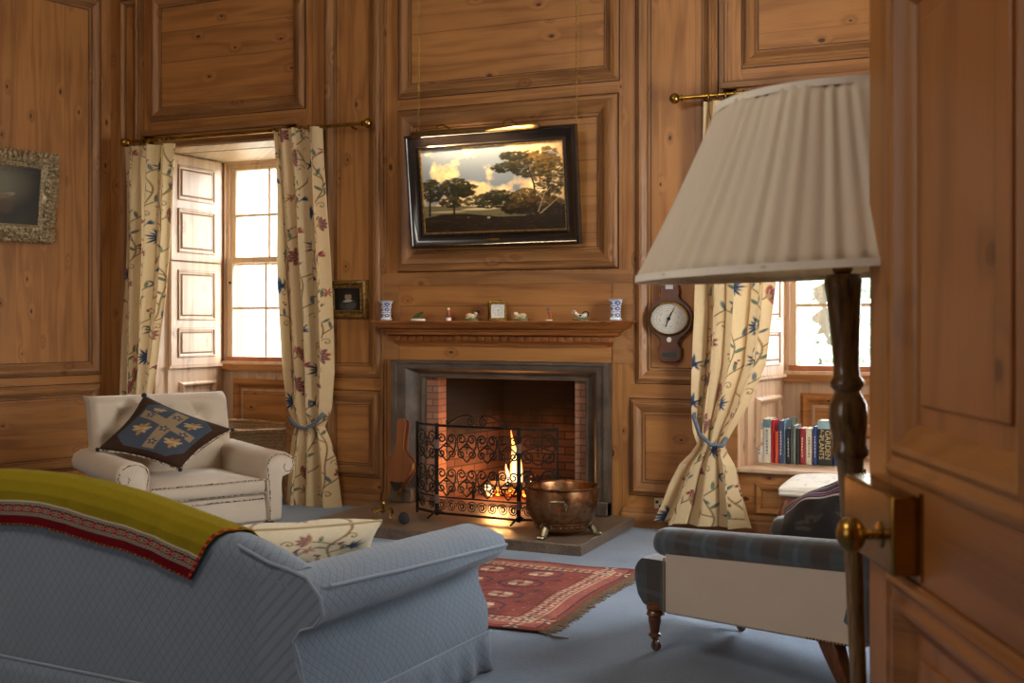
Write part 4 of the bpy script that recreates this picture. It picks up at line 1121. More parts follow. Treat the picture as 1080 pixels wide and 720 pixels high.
# ---- pillows
def pillow(name, C4, th, cv, mat, label, cat='cushion', pipe=None, pinch=0.06, group=None, pipe_r=0.007):
    A, Bc, Cc, D = [Vector(c) for c in C4]
    n = cv.nu; m = cv.nv
    N = ((Bc-A).cross(D-A)).normalized()
    def P(u, v, s):
        uu = u + pinch*math.sin(PI*v)*(0.5-u)*1.0*(1 if True else 0)*abs(2*u-1)
        vv = v + pinch*math.sin(PI*u)*(0.5-v)*abs(2*v-1)
        p = A.lerp(Bc, uu).lerp(D.lerp(Cc, uu), vv)
        k = max(0.0, (16*u*(1-u)*v*(1-v)))**0.42
        return p + N*s*th*k*(1+0.08*math.sin(u*9+v*7)) + N*0.006*math.sin(u*14-v*5)*k
    b = MB(); b.grid(lambda u, v: P(u, v, 1), n, m); b.grid(lambda u, v: P(u, v, -1), n, m)
    o = b.out(name, mat, colors=np.concatenate([cv.flat(), cv.flat()]), sharp=180, recalc=False)
    tag(o, label, cat, group)
    if pipe:
        q = [P(u, 0, 0) for u in np.linspace(0, 1, 26)][:-1] + [P(1, v, 0) for v in np.linspace(0, 1, 26)][:-1] + [P(u, 1, 0) for u in np.linspace(1, 0, 26)][:-1] + [P(0, v, 0) for v in np.linspace(1, 0, 26)][:-1]
        b = MB(); b.tube(q, pipe_r, 7, closed=True); b.out('piping', pipe, o)
    return o

# ---- crewel embroidery
BLUE, BLUE2, MAR, RED, PINK, GRN, VINE = '27344f', '3c5068', '6b2f3a', '8d2b33', 'b06a60', '4e5c48', '7c6238'
def flower(cv, u, v, s, ang, kind, g):
    if kind == 0:      # spiky blue bloom
        for k in range(7):
            a = ang + (k-3)*0.42; cv.petal((u, v), s*(1.0 if k % 2 else 0.8), s*0.20, a, BLUE if k % 2 else BLUE2)
        cv.ell((u, v), s*0.2, s*0.2, 0, BLUE)
        for k in (-1, 1): cv.petal((u, v), s*0.55, s*0.16, ang+PI+k*0.7, BLUE)
    elif kind == 1:    # maroon five-petal
        for k in range(5):
            a = ang + (k-2)*0.62; cv.petal((u, v), s*0.85, s*0.34, a, MAR if k % 2 else RED, 0.9)
            cv.seg((u, v), (u+s*0.5*math.cos(a), v+s*0.5*math.sin(a)), 0.002, 'a9a08a')
        cv.ell((u, v), s*0.16, s*0.16, 0, 'a98d5c')
    elif kind == 2:    # tulip
        for k in (-1, 0, 1): cv.petal((u, v), s*0.8, s*0.30, ang+k*0.45, RED if k else PINK)
        cv.ell((u, v), s*0.12, s*0.12, 0, BLUE2)
    elif kind == 3:    # blue cup
        for k in (-1, 0, 1): cv.petal((u, v), s*0.7, s*0.26, ang+k*0.5, BLUE2 if k else BLUE)
    elif kind == 4:    # star, red
        for k in range(6): cv.petal((u, v), s*0.62, s*0.17, ang+k*PI/3, 'a04a44')
        cv.ell((u, v), s*0.1, s*0.1, 0, 'b99556')
def leaf(cv, u, v, L, ang, col):
    cv.petal((u, v), L, L*0.32, ang, col); cv.seg((u, v), (u+L*0.9*math.cos(ang), v+L*0.9*math.sin(ang)), 0.0016, '8f9678')
def crewel(W, H, seed, nu, nv, bg='e0c597', k=1.0):
    g = random.Random(seed); cv = Canvas(nu, nv, W, H, bg)
    nb = int(max(2, W/0.27/k)); kinds = [0, 1, 2, 4, 3, 2, 0, 1]
    for c in range(nb):
        u0 = W*(c+0.5)/nb; ph = g.uniform(0, 6); pts = []
        n = int(H/0.02)
        for i in range(n+1):
            v = H*i/n; pts.append((u0 + 0.075*k*math.sin(v*6.5/k+ph) + 0.02*k*math.sin(v*17/k+ph), v))
        cv.line(pts, 0.0040, VINE)
        i = g.randint(0, 5); side = 1; cnt = c*3
        while i < n-4:
            u, v = pts[i]; side = -side; ang = PI/2 - side*g.uniform(0.5, 1.1); L = g.uniform(0.07, 0.12)*k
            br = [(u + L*t_*math.cos(ang - side*0.8*t_) , v + L*t_*math.sin(ang + 0.25*t_)) for t_ in np.linspace(0, 1, 8)]
            cv.line(br, 0.0036, VINE)
            e = br[-1]; kd = kinds[cnt % len(kinds)]; cnt += 1
            flower(cv, e[0], e[1], (0.074 if kd in (0, 1) else 0.055)*k*g.uniform(0.85, 1.1), ang - side*0.5, kd, g)
            m_ = br[4]
            leaf(cv, m_[0], m_[1], 0.055*k, ang + side*0.9, GRN if g.random() < 0.6 else BLUE2)
            q = pts[min(n, i+int(3*k))]
            if g.random() < 0.6:   # curled tendril
                tt = np.linspace(0, 1, 20); cu, cvv = q[0] - side*0.055*k, q[1]+0.02*k
                cv.line([(cu + (0.028*(1-t_))*k*math.cos(7.5*t_ + (0 if side > 0 else PI)), cvv + 0.028*k*(1-t_)*math.sin(7.5*t_)) for t_ in tt], 0.0022, VINE)
            else:
                leaf(cv, q[0], q[1], 0.06*k, PI/2 + side*1.0, GRN); leaf(cv, q[0], q[1]+0.03*k, 0.045*k, PI/2 - side*0.9, BLUE)
            if g.random() < 0.5:
                cv.ell((q[0]+side*0.05*k, q[1]+0.05*k), 0.012, 0.008, g.uniform(0, 3), RED); cv.ell((q[0]+side*0.062*k, q[1]+0.065*k), 0.007, 0.006, 0, BLUE)
            i += max(4, int(g.uniform(5.2, 7.5)*k))
    cv.speckle(0.07)
    return cv
t = NT('crewel_curtain_linen'); dif = t.b
c_ = t.n('VertexColor', layer_name='Col').outputs[0]; t.bump(t.noise(t.obj(), 350.0, 2.0), 0.15, 0.003)
t.pr(color=c_, rough=0.9, sheen=0.15, spec=0.2)
trl = t.n('BsdfTranslucent', inp={'Color': c_}); mx = t.n('MixShader', inp={0: 0.25})
t.t.links.new(dif.outputs[0], mx.inputs[1]); t.t.links.new(trl.outputs[0], mx.inputs[2]); t.t.links.new(mx.outputs[0], t.o.inputs[0])
M_CREWEL = t.m
M_CORD = m_plain('blue_grey_cord', '5c6878', 0.8, var=0.3, scale=200)

def curtain(label, Y, keys, W, seed, nf, tie=None, nu=230, nv=560):
    """keys: (py, px left, px right, fold depth) measured down the hanging"""
    ks = []
    for (py, a, c, d) in keys:
        pm = 0.5*(a+c); ks.append((z_at(pm, py, Y), x_at(a, Y), x_at(c, Y), d))
    ks.sort(); Zs = [k[0] for k in ks]; Z0, Z1 = Zs[0], Zs[-1]
    def fn(u, v):
        z = Z0 + (Z1-Z0)*v
        xl = np.interp(z, Zs, [k[1] for k in ks]); xr = np.interp(z, Zs, [k[2] for k in ks]); d = np.interp(z, Zs, [k[3] for k in ks])
        ph = 0.5*math.sin(z*2.1+seed); a = 2*PI*nf*u + ph
        a2 = a + 0.55*math.sin(a*0.37+seed*2)
        y = Y + d*math.sin(a2) + 0.25*d*math.sin(2.3*a2+1+z)
        x = xl + (xr-xl)*(u + 0.16/nf*math.sin(2*a2+0.4))
        if v > 0.86: y += 0.013*math.sin(2*PI*nf*3*u)*min(1, (v-0.86)/0.06)
        return (x, y, z)
    cv = crewel(W, Z1-Z0, seed, nu, nv, k=1.08)
    b = MB(); b.grid(fn, nu, nv); o = b.out('curtain', M_CREWEL, sharp=180, colors=cv.flat(), recalc=False)
    tag(o, label, 'curtain')
    if tie:
        b = MB(); b.tube(tie, 0.014, 8); b.out('tieback', M_CORD, o, sharp=60)
    return o
CY = 7.54
def cp(px, py, Y): return (x_at(px, Y), Y, z_at(px, py, Y))
curtain('cream crewelwork curtain at the left side of the left window', CY, [(153, 131, 184, 0.03), (200, 131, 182, 0.035), (250, 131, 180, 0.04), (314, 130, 174, 0.04), (353, 130, 168, 0.04), (392, 130, 163, 0.035), (420, 129, 158, 0.025), (450, 132, 156, 0.02), (475, 130, 160, 0.03), (520, 126, 172, 0.045)], 1.0, 3, 3.3,
        tie=[cp(127, 436, 7.66), cp(131, 450, 7.49), cp(145, 453, 7.48), cp(158, 447, 7.52)])
curtain('cream crewelwork curtain between the left window and the small portrait', CY, [(135, 286.5, 339, 0.03), (198, 291, 342, 0.035), (275, 293, 345.5, 0.04), (334, 297, 347.5, 0.045), (392, 300, 349, 0.04), (430, 303, 347, 0.035), (441, 307, 344, 0.025), (449, 311, 341, 0.02), (462, 307, 346, 0.03), (485, 303, 352, 0.045), (510, 300, 355, 0.05), (536, 298, 358, 0.055)], 1.0, 8, 3.3,
        tie=[cp(305, 441, 7.52), cp(312, 449, 7.47), cp(322, 452, 7.465), cp(332, 447, 7.47), cp(340, 437, 7.52), cp(345, 429, 7.66)])
curtain('cream crewelwork curtain gathered at the left of the right window', CY, [(105, 742, 800, 0.03), (200, 738, 812, 0.05), (301, 737, 819, 0.06), (334, 737, 814, 0.06), (384, 735, 807, 0.06), (426, 733, 789, 0.05), (455, 733.5, 772, 0.035), (468, 737, 765, 0.025), (478, 731, 768, 0.03), (490, 720, 775, 0.045), (512, 709, 781, 0.055), (530, 702, 786, 0.06), (554, 690, 792, 0.065)], 1.1, 15, 3.4,
        tie=[cp(732, 428, 7.66), cp(732, 440, 7.47), cp(738, 458, 7.455), cp(750, 469, 7.45), cp(762, 470, 7.46), cp(766, 462, 7.52)])

# ---- crewel cushion on the sofa
cv = crewel(0.5, 0.5, 22, 100, 100, bg='cfc3a6', k=0.8)
def sl(x, y, z): return sofM @ Vector((x, y, z))
pillow('cushion', (sl(0.62, 0.36, 0.50), sl(1.02, 0.80, 0.49), sl(1.085, 0.76, 0.66), sl(0.66, 0.30, 0.655)), 0.11, cv, m_attr('crewel_cushion', 0.9, sheen=0.1, wrinkle=3, wb=0.3), 'cream crewelwork cushion propped inside the right arm of the blue sofa', pipe=M_CREWEL and m_fabric('cream_piping', 'b8a47c'), pinch=0.10, pipe_r=0.006)

# ================================================================== CREAM ARMCHAIR
M_LINEN = m_fabric('cream_linen', 'c9b8a2', var=0.06, wrinkle=1.2, bump=0.3)
t = NT('speckled_braid'); o = t.obj(); vv = t.n('TexVoronoi', inp={'Vector': o, 'Scale': 130.0})
M_BRAID = t.pr(color=t.ramp(t.n('SeparateColor', inp={0: vv.outputs['Color']}).outputs[0], (0.40, lin('5c4c3e')), (0.5, lin('c4b39c'))), rough=0.85)
M_DLEG = m_plain('dark_turned_leg', '2a1a12', 0.4)
ac = thing('armchair', 'cream linen scroll-arm armchair standing by the left window', 'armchair', (-4.74, 5.97, 0), R(-119))
acM = T(-4.74, 5.97, 0) @ RZ(R(-119))
b = MB(); L = []
for z, i in ((0.10, 0.015), (0.115, 0.0), (0.27, 0.0), (0.285, 0.01), (0.29, 0.0), (0.305, 0.01)):
    L.append([(-0.50+i, -0.92+i, z), (0.50-i, -0.92+i, z), (0.50-i, -0.02-i, z), (-0.50+i, -0.02-i, z)])
b.loops(L); b.out('seat_base', M_LINEN, ac, bevel=0.02, seg=3, sharp=60)
def soft_box(x0, x1, y0, y1, z0, z1, r, crown=0.0, M=None):
    b = MB(); L = []
    for k in np.linspace(0, 1, 9):
        a = PI*k; z = z0 + (z1-z0)*(0.5-0.5*math.cos(a)); i = r*(1-math.sin(a)**0.5)
        ring_ = []
        n = 8
        for (ax, ay, bx, by) in ((x0+i, y0+i, x1-i, y0+i), (x1-i, y0+i, x1-i, y1-i), (x1-i, y1-i, x0+i, y1-i), (x0+i, y1-i, x0+i, y0+i)):
            for q in range(n): ring_.append((ax+(bx-ax)*q/n, ay+(by-ay)*q/n, z))
        L.append(ring_)
    # crowned top
    if crown:
        for s in (0.75, 0.45, 0.15):
            L.append([((x0+x1)/2 + (p[0]-(x0+x1)/2)*s, (y0+y1)/2 + (p[1]-(y0+y1)/2)*s, z1 + crown*(1-s*s)) for p in L[-1 if s == 0.75 else -1]] if False else [((x0+x1)/2 + (p[0]-(x0+x1)/2)*s, (y0+y1)/2 + (p[1]-(y0+y1)/2)*s, z1 + crown*(1-s*s)) for p in L[8]])
    b.loops(L, M=M); return b
soft_box(-0.385, 0.385, -0.78, 0.015, 0.30, 0.395, 0.03, crown=0.035).out('seat_cushion', M_LINEN, ac, sharp=70)
for s in (-1, 1):
    ys = [-0.88, -0.6, -0.3, -0.06, -0.02, 0.0, 0.012]
    L = []
    for y in ys:
        e = max(0, (y+0.02)/0.032); sh = 0.10*e*e
        rise = 0.0 + 0.03*max(0, (-0.3-y))
        P = [(0.42, 0.10), (0.505, 0.10), (0.51, 0.26), (0.505, 0.36), (0.515, 0.405), (0.56, 0.415), (0.598, 0.44), (0.61, 0.485), (0.595, 0.53), (0.55, 0.56), (0.495, 0.568), (0.435, 0.555), (0.395, 0.52), (0.385, 0.46), (0.39, 0.38), (0.40, 0.25)]
        L.append([(s*(x+(0.49-x)*sh), y, z + (rise if z > 0.3 else 0) + (0.4-z)*sh) for x, z in P])
    b = MB(); b.loops(L); a_ = b.out('arm', M_LINEN, ac, sharp=60)
    q = [(0.50, 0.11), (0.505, 0.25), (0.50, 0.36), (0.49, 0.42), (0.455, 0.44), (0.44, 0.475), (0.46, 0.51), (0.50, 0.525), (0.545, 0.51), (0.575, 0.475)]
    qq = [(0.425, 0.11), (0.42, 0.30), (0.41, 0.42), (0.40, 0.48), (0.42, 0.53), (0.47, 0.556), (0.53, 0.55), (0.58, 0.52), (0.592, 0.47), (0.57, 0.435), (0.535, 0.435), (0.52, 0.465), (0.53, 0.485)]
    b = MB(); b.tube([(s*x, 0.014, z) for x, z in qq], 0.0045, 6); b.out('braid', M_BRAID, a_)
b = MB()
for z, y in ((0.392, 0.018), (0.302, 0.0), (0.262, -0.014)): b.tube([(-0.40, y, z), (0.40, y, z)], 0.005, 6)
b.out('braid', M_BRAID, ac)
# tufted back
btn = [(-0.27, 0.78), (0.0, 0.78), (0.27, 0.78), (-0.135, 0.62), (0.135, 0.62), (-0.38, 0.62), (0.38, 0.62)]
def backf(u, v):
    x = -0.49 + 0.98*u; z = 0.36 + 0.565*v
    y = -0.70 - 0.13*v
    eu = min(u, 1-u)*0.98; r = 0.05
    y -= 0.05*max(0, 1-eu/r)**2 + 0.05*max(0, 1-(1-v)*0.56/r)**2
    for bx_, bz in btn:
        d2 = (x-bx_)**2 + (z-bz)**2; y -= 0.06*math.exp(-d2/0.003)
        y -= 0.018*math.exp(-abs(abs(x-bx_)-abs(z-bz)*0.85)/0.012)*math.exp(-d2/0.012)
    return (x, y, z)
b = MB(); b.grid(backf, 70, 46); b.out('backrest', M_LINEN, ac, sharp=180)
b = MB()
def edge_loop(off, y_extra):
    P = []
    for k in np.linspace(0, 1, 12): P.append((-0.49, k))
    return P
rim = [backf(0, v) for v in np.linspace(0, 1, 14)] + [backf(u, 1) for u in np.linspace(0, 1, 24)][1:] + [backf(1, v) for v in np.linspace(1, 0, 14)][1:]
b.loops([[(x, y, z) for x, y, z in rim], [(x*1.012, y-0.02, z+0.003) for x, y, z in rim], [(x*1.012, y-0.08, z+0.002) for x, y, z in rim], [(x*0.99, y-0.11, z-0.01) for x, y, z in rim]], close=False, cap=False)
b.box(-0.47, 0.47, -0.94, -0.88, 0.30, 0.88)
b.out('back_panel', M_LINEN, ac, sharp=60)
for bx_, bz in btn[:5]:
    b = MB(); k = (bx_+0.49)/0.98; p = backf(k, (bz-0.36)/0.565); b.ball((p[0], p[1]+0.004, p[2]), 0.012, 8); b.out('button', M_LINEN, ac)
for sx_ in (-0.44, 0.44):
    for y in (-0.05, -0.86):
        b = MB(); b.lathe([(0.02, 0.0), (0.026, 0.01), (0.03, 0.05), (0.038, 0.08), (0.038, 0.11)], M=T(sx_, y, 0), n=14); b.out('leg', M_DLEG, ac)

# heraldic cushion
cv = Canvas(150, 150, 1, 1, '3c2a1e'); cv.a *= (0.8+0.4*fbm(150, 150, 8, 5)[..., None])
def crest():
    sh = [(0.10, 0.22), (0.14, 0.84), (0.26, 0.93), (0.76, 0.93), (0.93, 0.80), (0.93, 0.24), (0.78, 0.08), (0.26, 0.08)]
    cv.poly(sh, '444a54')
    cv.poly([(0.16, 0.60), (0.88, 0.44), (0.88, 0.58), (0.16, 0.74)], '8f7a5c')
    cv.poly([(0.46, 0.12), (0.60, 0.12), (0.60, 0.90), (0.46, 0.90)], '8f7a5c')
    cv.poly([(0.60, 0.60), (0.88, 0.55), (0.88, 0.78), (0.72, 0.90), (0.60, 0.90)], '3e4a58'); 
    for (u, v, s) in ((0.31, 0.40, 0.11), (0.74, 0.32, 0.10), (0.74, 0.72, 0.10), (0.31, 0.80, 0.07)):
        for k in range(7): cv.petal((u, v), s*(1.1 if k % 2 else 0.8), s*0.42, k*0.9+0.3, '9c7442' if k % 3 else 'a88f66')
        cv.ell((u, v), s*0.3, s*0.25, 0.5, 'a0642f'); cv.seg((u-s*.7, v-s*.4), (u+s*.8, v+s*.5), 0.012, 'a8977a')
    for (u, v) in ((0.53, 0.24), (0.53, 0.50), (0.53, 0.78), (0.28, 0.66), (0.76, 0.50)):
        for k in range(5): cv.petal((u, v), 0.06, 0.028, k*1.257+0.4, '3c4658')
        cv.ell((u, v), 0.014, 0.014, 0, 'c39b5a')
cv.a *= 1.0; crest(); cv.speckle(0.2)
top, rgt, bot, lft = cam_pt(-388/1200*7.83, 7.83, CAM_H-79*7.83/1200), cam_pt(-295/1200*7.9, 7.9, CAM_H-115*7.9/1200), cam_pt(-350/1200*7.5, 7.5, CAM_H-157*7.5/1200), cam_pt(-437/1200*7.55, 7.55, CAM_H-136*7.55/1200)
hc = pillow('cushion', (lft, bot, rgt, top), 0.10, cv, m_attr('tapestry_cushion', 0.95, wrinkle=2, wb=0.35, sheen=0.05, spec=0.1), 'dark brown heraldic tapestry cushion standing on its corner in the cream armchair', pipe=M_BRAID, pinch=0.12)
for c_, d_ in ((top, 0.02), (rgt, 0.016), (lft, 0.016), (bot, 0.016)):
    b = MB(); b.ball(tuple(c_), d_, 8); b.out('corner_tuft', m_fabric('dark_tuft', '2a201c'), hc)

# ================================================================== TARTAN CHAIR
def tartan(name):
    t = NT(name); x, y, z = t.xyz()
    def stripes(v, per, ph=0.0):
        f = t.math('FRACT', t.math('ADD', t.math('DIVIDE', v, per), ph))
        a = t.rng(f, 0.0, 0.03, 0.0, 1.0); c = t.rng(f, 0.36, 0.40, 1.0, 0.0)
        wide = t.math('MULTIPLY', a, c)
        th = t.math('MULTIPLY', t.rng(f, 0.62, 0.64, 0.0, 1.0), t.rng(f, 0.72, 0.74, 1.0, 0.0))
        return wide, th
    w1, t1 = stripes(y, 0.24, 0.1); w2, t2 = stripes(t.math('ADD', z, t.math('MULTIPLY', x, 0.9)), 0.22, 0.55)
    o = t.obj(); nz = t.noise(o, 300.0, 2.0)
    c = t.mix(t.math('MULTIPLY', w1, 0.85), lin('3d484e'), lin('36251d'))
    c = t.mix(t.math('MULTIPLY', t1, 0.8), c, lin('4c6070'))
    c = t.mix(t.math('MULTIPLY', w2, 0.5), c, lin('342c2a'))
    c = t.mix(t.math('MULTIPLY', t2, 0.35), c, lin('50606e'))
    c = t.mix(t.math('MULTIPLY', nz, 0.35), c, lin('5d5a56'))
    t.bump(t.math('ADD', nz, t.math('MULTIPLY', t.noise(o, 8.0, 3.0), 2.0)), 0.3, 0.006)
    return t.pr(color=c, rough=0.95, sheen=0.4, spec=0.15)
M_TART = tartan('muted_tartan_wool')
M_CALI = m_fabric('beige_calico', 'c2b2a0', var=0.05, wrinkle=0.6)
M_MAHL = m_plain('mahogany_leg', '6b3d20', 0.28, var=0.25, scale=30, coat=0.4, coat_r=0.1)
tcM = T(-1.406, 4.826, 0) @ RZ(R(59.3))
tc = thing('armchair', 'tartan wool armchair with beige sides, seen side-on at the right', 'armchair', (-1.406, 4.826, 0), R(59.3))
CW = 0.60
# front seat roll and seat
b = MB(); L = []
for x in np.linspace(-0.005, CW-0.03, 14):
    e = 0.012*((abs(x-0.35)/0.36)**6)
    P = [(-0.15, 0.19), (0.03, 0.17+e), (0.09, 0.185+e), (0.135-e, 0.23), (0.155-e, 0.29), (0.155-e, 0.345), (0.135-e, 0.385-e), (0.10, 0.405-e), (0.05, 0.41-e), (-0.2, 0.415), (-0.9, 0.40), (-0.9, 0.25), (-0.2, 0.23)]
    L.append([(x, y, z) for y, z in P])
b.loops(L); b.out('seat', M_TART, tc, sharp=60)
for sgn, x0, yf in ((1, -0.045, -0.09), (-1, CW+0.02, -0.24)):
    # side panel
    zt_ = lambda y: 0.43 + 0.105*(-y)/1.05
    zb_ = lambda y: 0.185 + 0.085*(-y)/1.05
    b = MB(); L = []
    for y in np.linspace(yf, -1.10, 14):
        L.append([(x0, y, zb_(y)), (x0 + sgn*0.09, y, zb_(y)), (x0 + sgn*0.09, y, zt_(y)+0.02), (x0, y, zt_(y)+0.02)])
    b.loops(L); b.out('side_panel', M_CALI, tc, bevel=0.01, sharp=50)
    b = MB(); b.tube([(x0-sgn*0.002, yf+0.003, zb_(0)+k*(zt_(0)-zb_(0))) for k in np.linspace(0, 1, 8)], 0.004, 6); b.out('piping', m_fabric('tan_piping', '8f7a5c') , tc)
    # arm roll
    b = MB(); L = []
    ys = [yf+0.07, yf+0.067, yf+0.055, yf+0.03, yf-0.1, -0.3, -0.5, -0.7, -0.9, -1.10]
    for i, y in enumerate(ys):
        k = [0.25, 0.65, 0.9, 1, 1, 1, 1, 1, 1, 1][i]; zc_ = 0.485 + 0.10*max(0, -y)/1.05; 
        P = []
        for j in range(18):
            a = 2*PI*j/18; rx_, rz_ = 0.068*k, 0.064*k
            P.append((x0 + sgn*0.045 + rx_*math.cos(a)*(1.0), y, zc_ + rz_*math.sin(a)*(1 if math.sin(a) > 0 else 0.95)))
        L.append(P)
    b.loops(L); b.out('arm', M_TART, tc, sharp=60)
# back
b = MB(); L = []
for x in np.linspace(-0.05, CW+0.03, 12):
    e = 0.02*((abs(x-0.35)/0.40)**6)
    P = [(-1.03, 0.36), (-1.08, 0.55), (-1.14, 0.72-e), (-1.19, 0.82-e), (-1.24, 0.845-e), (-1.30, 0.83-e), (-1.33, 0.78), (-1.28, 0.6), (-1.21, 0.26)]
    L.append([(x, y, z) for y, z in P])
b.loops(L); b.out('backrest', M_TART, tc, sharp=60)
b = MB()
b.box(0.03, CW-0.05, -1.02, -0.1, 0.27, 0.30); b.out('seat_rail', M_CALI, tc)
for x in (0.0, CW-0.06):
    b = MB(); b.lathe([(0.001, 0.22), (0.036, 0.20), (0.038, 0.185), (0.030, 0.178), (0.036, 0.170), (0.038, 0.160), (0.028, 0.152), (0.030, 0.14), (0.024, 0.11), (0.019, 0.08), (0.028, 0.074), (0.029, 0.068), (0.018, 0.062), (0.014, 0.052), (0.001, 0.05)], M=T(x, 0.02, 0), n=20)
    lg = b.out('leg', M_MAHL, tc)
    b = MB(); b.lathe([(0.001, -0.010), (0.016, -0.012), (0.022, -0.008), (0.024, 0.0), (0.022, 0.008), (0.016, 0.012), (0.001, 0.010)], M=T(x, 0.012, 0.0245) @ RZ(R(15)) @ RY(PI/2), n=20)
    b.tube([(x, 0.02, 0.055), (x-0.015, 0.014, 0.045), (x-0.015, 0.012, 0.025)], 0.005, 6); b.tube([(x, 0.02, 0.055), (x+0.015, 0.014, 0.045), (x+0.015, 0.012, 0.025)], 0.005, 6)
    b.out('caster', m_plain('worn_brown_caster', '5f4632', 0.4, var=0.3, scale=60), lg)
for x in (0.0, CW-0.06):
    b = MB(); L = []
    for y, z, w in ((-0.93, 0.27, 0.042), (-0.96, 0.20, 0.036), (-1.0, 0.12, 0.028), (-1.05, 0.05, 0.024), (-1.10, 0.0, 0.024)):
        L.append([(x-w*0.8, y-w, z), (x+w*0.8, y-w, z), (x+w*0.8, y+w, z), (x-w*0.8, y+w, z)])
    b.loops(L); b.out('leg', M_MAHL, tc, bevel=0.006)
# studs under the rear of the side panel
b = MB()
for k in range(14): b.ball((-0.046, -0.86-0.016*k, 0.262+0.0013*k), 0.005, 6, m=4)
st = b.out('nail_heads', M_BRASSD, tc); st['kind'] = 'stuff'

cv = Canvas(90, 90, 1, 1, '1f1c1e'); cv.a *= (0.6 + 0.9*fbm(90, 90, 6, 9)[..., None])
for k, (w, c) in enumerate(((0.03, 'c9c0bc'), (0.04, '8a4f78'), (0.014, 'e0d8d2'), (0.05, '5c3a58'), (0.02, 'b8acb0'))):
    v = 0.58 + k*0.065; cv.poly([(0, v), (1, v), (1, v+w), (0, v+w)], c)
for k in range(9): cv.petal((rng.random(), rng.random()*0.6), 0.16, 0.06, rng.random()*6, '3f3a36')
cv.speckle(0.3)
def cc(px, py, zc): return cam_pt((px-CX)/F_PX*zc, zc, CAM_H-(py-HY)*zc/F_PX)
pillow('cushion', (cc(822, 566, 4.78), cc(905, 578, 4.45), cc(912, 496, 4.62), cc(829, 536, 4.98)), 0.065, cv, m_attr('dark_silk_cushion', 0.6, wrinkle=2, wb=0.3, sheen=0.1), 'dark cushion with a purple striped edge on the tartan armchair', pipe=m_fabric('black_piping', '2a2426'), pinch=0.05)

# ================================================================== RUG
RX0, RX1, RY0, RY1 = -3.75, -1.985, 4.87, 6.29
nu, nv = 330, 270
W_, H_ = RX1-RX0, RY1-RY0
cv = Canvas(nu, nv, W_, H_, '70352c')
def rect(u0, v0, u1, v1, c, al=1.0): cv.poly([(u0, v0), (u1, v0), (u1, v1), (u0, v1)], c, al)
for m_, c in ((0.0, '7c3b30'), (0.03, '3a2a30'), (0.042, 'a0574a'), (0.10, 'b9a283'), (0.11, '9a4a3c'), (0.20, '3a2a30'), (0.212, '8c4236')):
    rect(m_, m_, W_-m_, H_-m_, c, 0.85)
def border(v_, n_, horiz, flip):
    for k in range(n_):
        q = (k+0.5)/n_
        if horiz: c = (W_*q, v_)
        else: c = (v_, H_*q)
        cv.line([(c[0]-0.03, c[1]-0.03), (c[0]+0.03, c[1]+0.03)], 0.006, 'c9b79a'); cv.line([(c[0]-0.03, c[1]+0.03), (c[0]+0.03, c[1]-0.03)], 0.006, 'c9b79a'); cv.ell(c, 0.014, 0.014, 0, '3a3a4e')
border(0.155, 20, True, 0); border(H_-0.155, 20, True, 0); border(0.155, 16, False, 0); border(W_-0.155, 16, False, 0)
for i in range(5):
    for j in range(4):
        u, v = 0.40 + i*0.30, 0.34 + j*0.26
        if u > W_-0.25: continue
        oc = [(u+0.125*math.cos(a)*1.0, v+0.095*math.sin(a)) for a in np.linspace(PI/8, 2*PI+PI/8, 9)[:-1]]
        cv.line(oc + [oc[0]], 0.006, '33304a'); cv.poly([(u+0.8*(p[0]-u), v+0.8*(p[1]-v)) for p in oc], '8e4638', 0.7)
        for s1, s2 in ((1, 1), (-1, -1), (1, -1), (-1, 1)):
            cv.poly([(u, v), (u+s1*0.065, v+s2*0.008), (u+s1*0.05, v+s2*0.05), (u+s1*0.008, v+s2*0.055)], 'cdb99a' if s1*s2 > 0 else 'b98f78')
        cv.ell((u, v), 0.022, 0.018, 0, '7a2d28'); 
        cv.line([(u+0.15, v+0.10), (u+0.15, v+0.16)], 0.004, '33304a'); cv.line([(u+0.12, v+0.13), (u+0.18, v+0.13)], 0.004, '33304a')
for k in range(900):
    u, v = rng.random()*W_, rng.random()*H_; cv.ell((u, v), 0.006, 0.004, rng.random()*3, ('c9b090', '3a3048', '6d2a26', 'c4786a')[k % 4], 0.6)
cv.a *= (0.55 + 0.8*fbm(nv, nu, 12, 31)[..., None]); cv.speckle(0.5)
def rug_fn(u, v):
    x = RX0 + W_*u; y = RY0 + H_*v
    return (x + (0.03*v - 0.0 + 0.012*math.sin(v*9))*u - 0.05*(1-v)*u*0, y + 0.01*math.sin(u*7), 0.012 + 0.003*math.sin(u*21+v*3)*math.sin(v*17) + 0.004*max(0, math.sin(u*5+1))*v)
b = MB(); b.grid(rug_fn, nu, nv)
rug = b.out('rug', m_attr('worn_wool_rug', 0.95, weave=500, wb=0.5, sheen=0.05, spec=0.1), colors=cv.flat(), solid=0.008, sharp=80)
tag(rug, 'worn red patterned wool rug on the blue carpet before the hearth', 'rug')
b = MB()
for k in range(300):
    v = (k + random.random()*0.6)/300; p = rug_fn(1, v); L = random.uniform(0.03, 0.075); a = random.uniform(-0.5, 0.25)
    b.tube([(p[0]-0.004, p[1], 0.011), (p[0]+L*0.5*math.cos(a), p[1]+L*0.5*math.sin(a), 0.010), (p[0]+L*math.cos(a*1.6), p[1]+L*math.sin(a*1.6), 0.004)], [0.004, 0.0035, 0.002], 4)
for k in range(3):
    b.tube([(RX1+0.01, RY0+0.02, 0.01), (RX1+0.06+0.02*k, RY0-0.02-0.01*k, 0.006), (RX1+0.11+0.02*k, RY0-0.015, 0.004)], 0.003, 4)
fr_ = b.out('fringe', m_fabric('brown_fringe', '76604c', var=0.3), rug); fr_['kind'] = 'stuff'

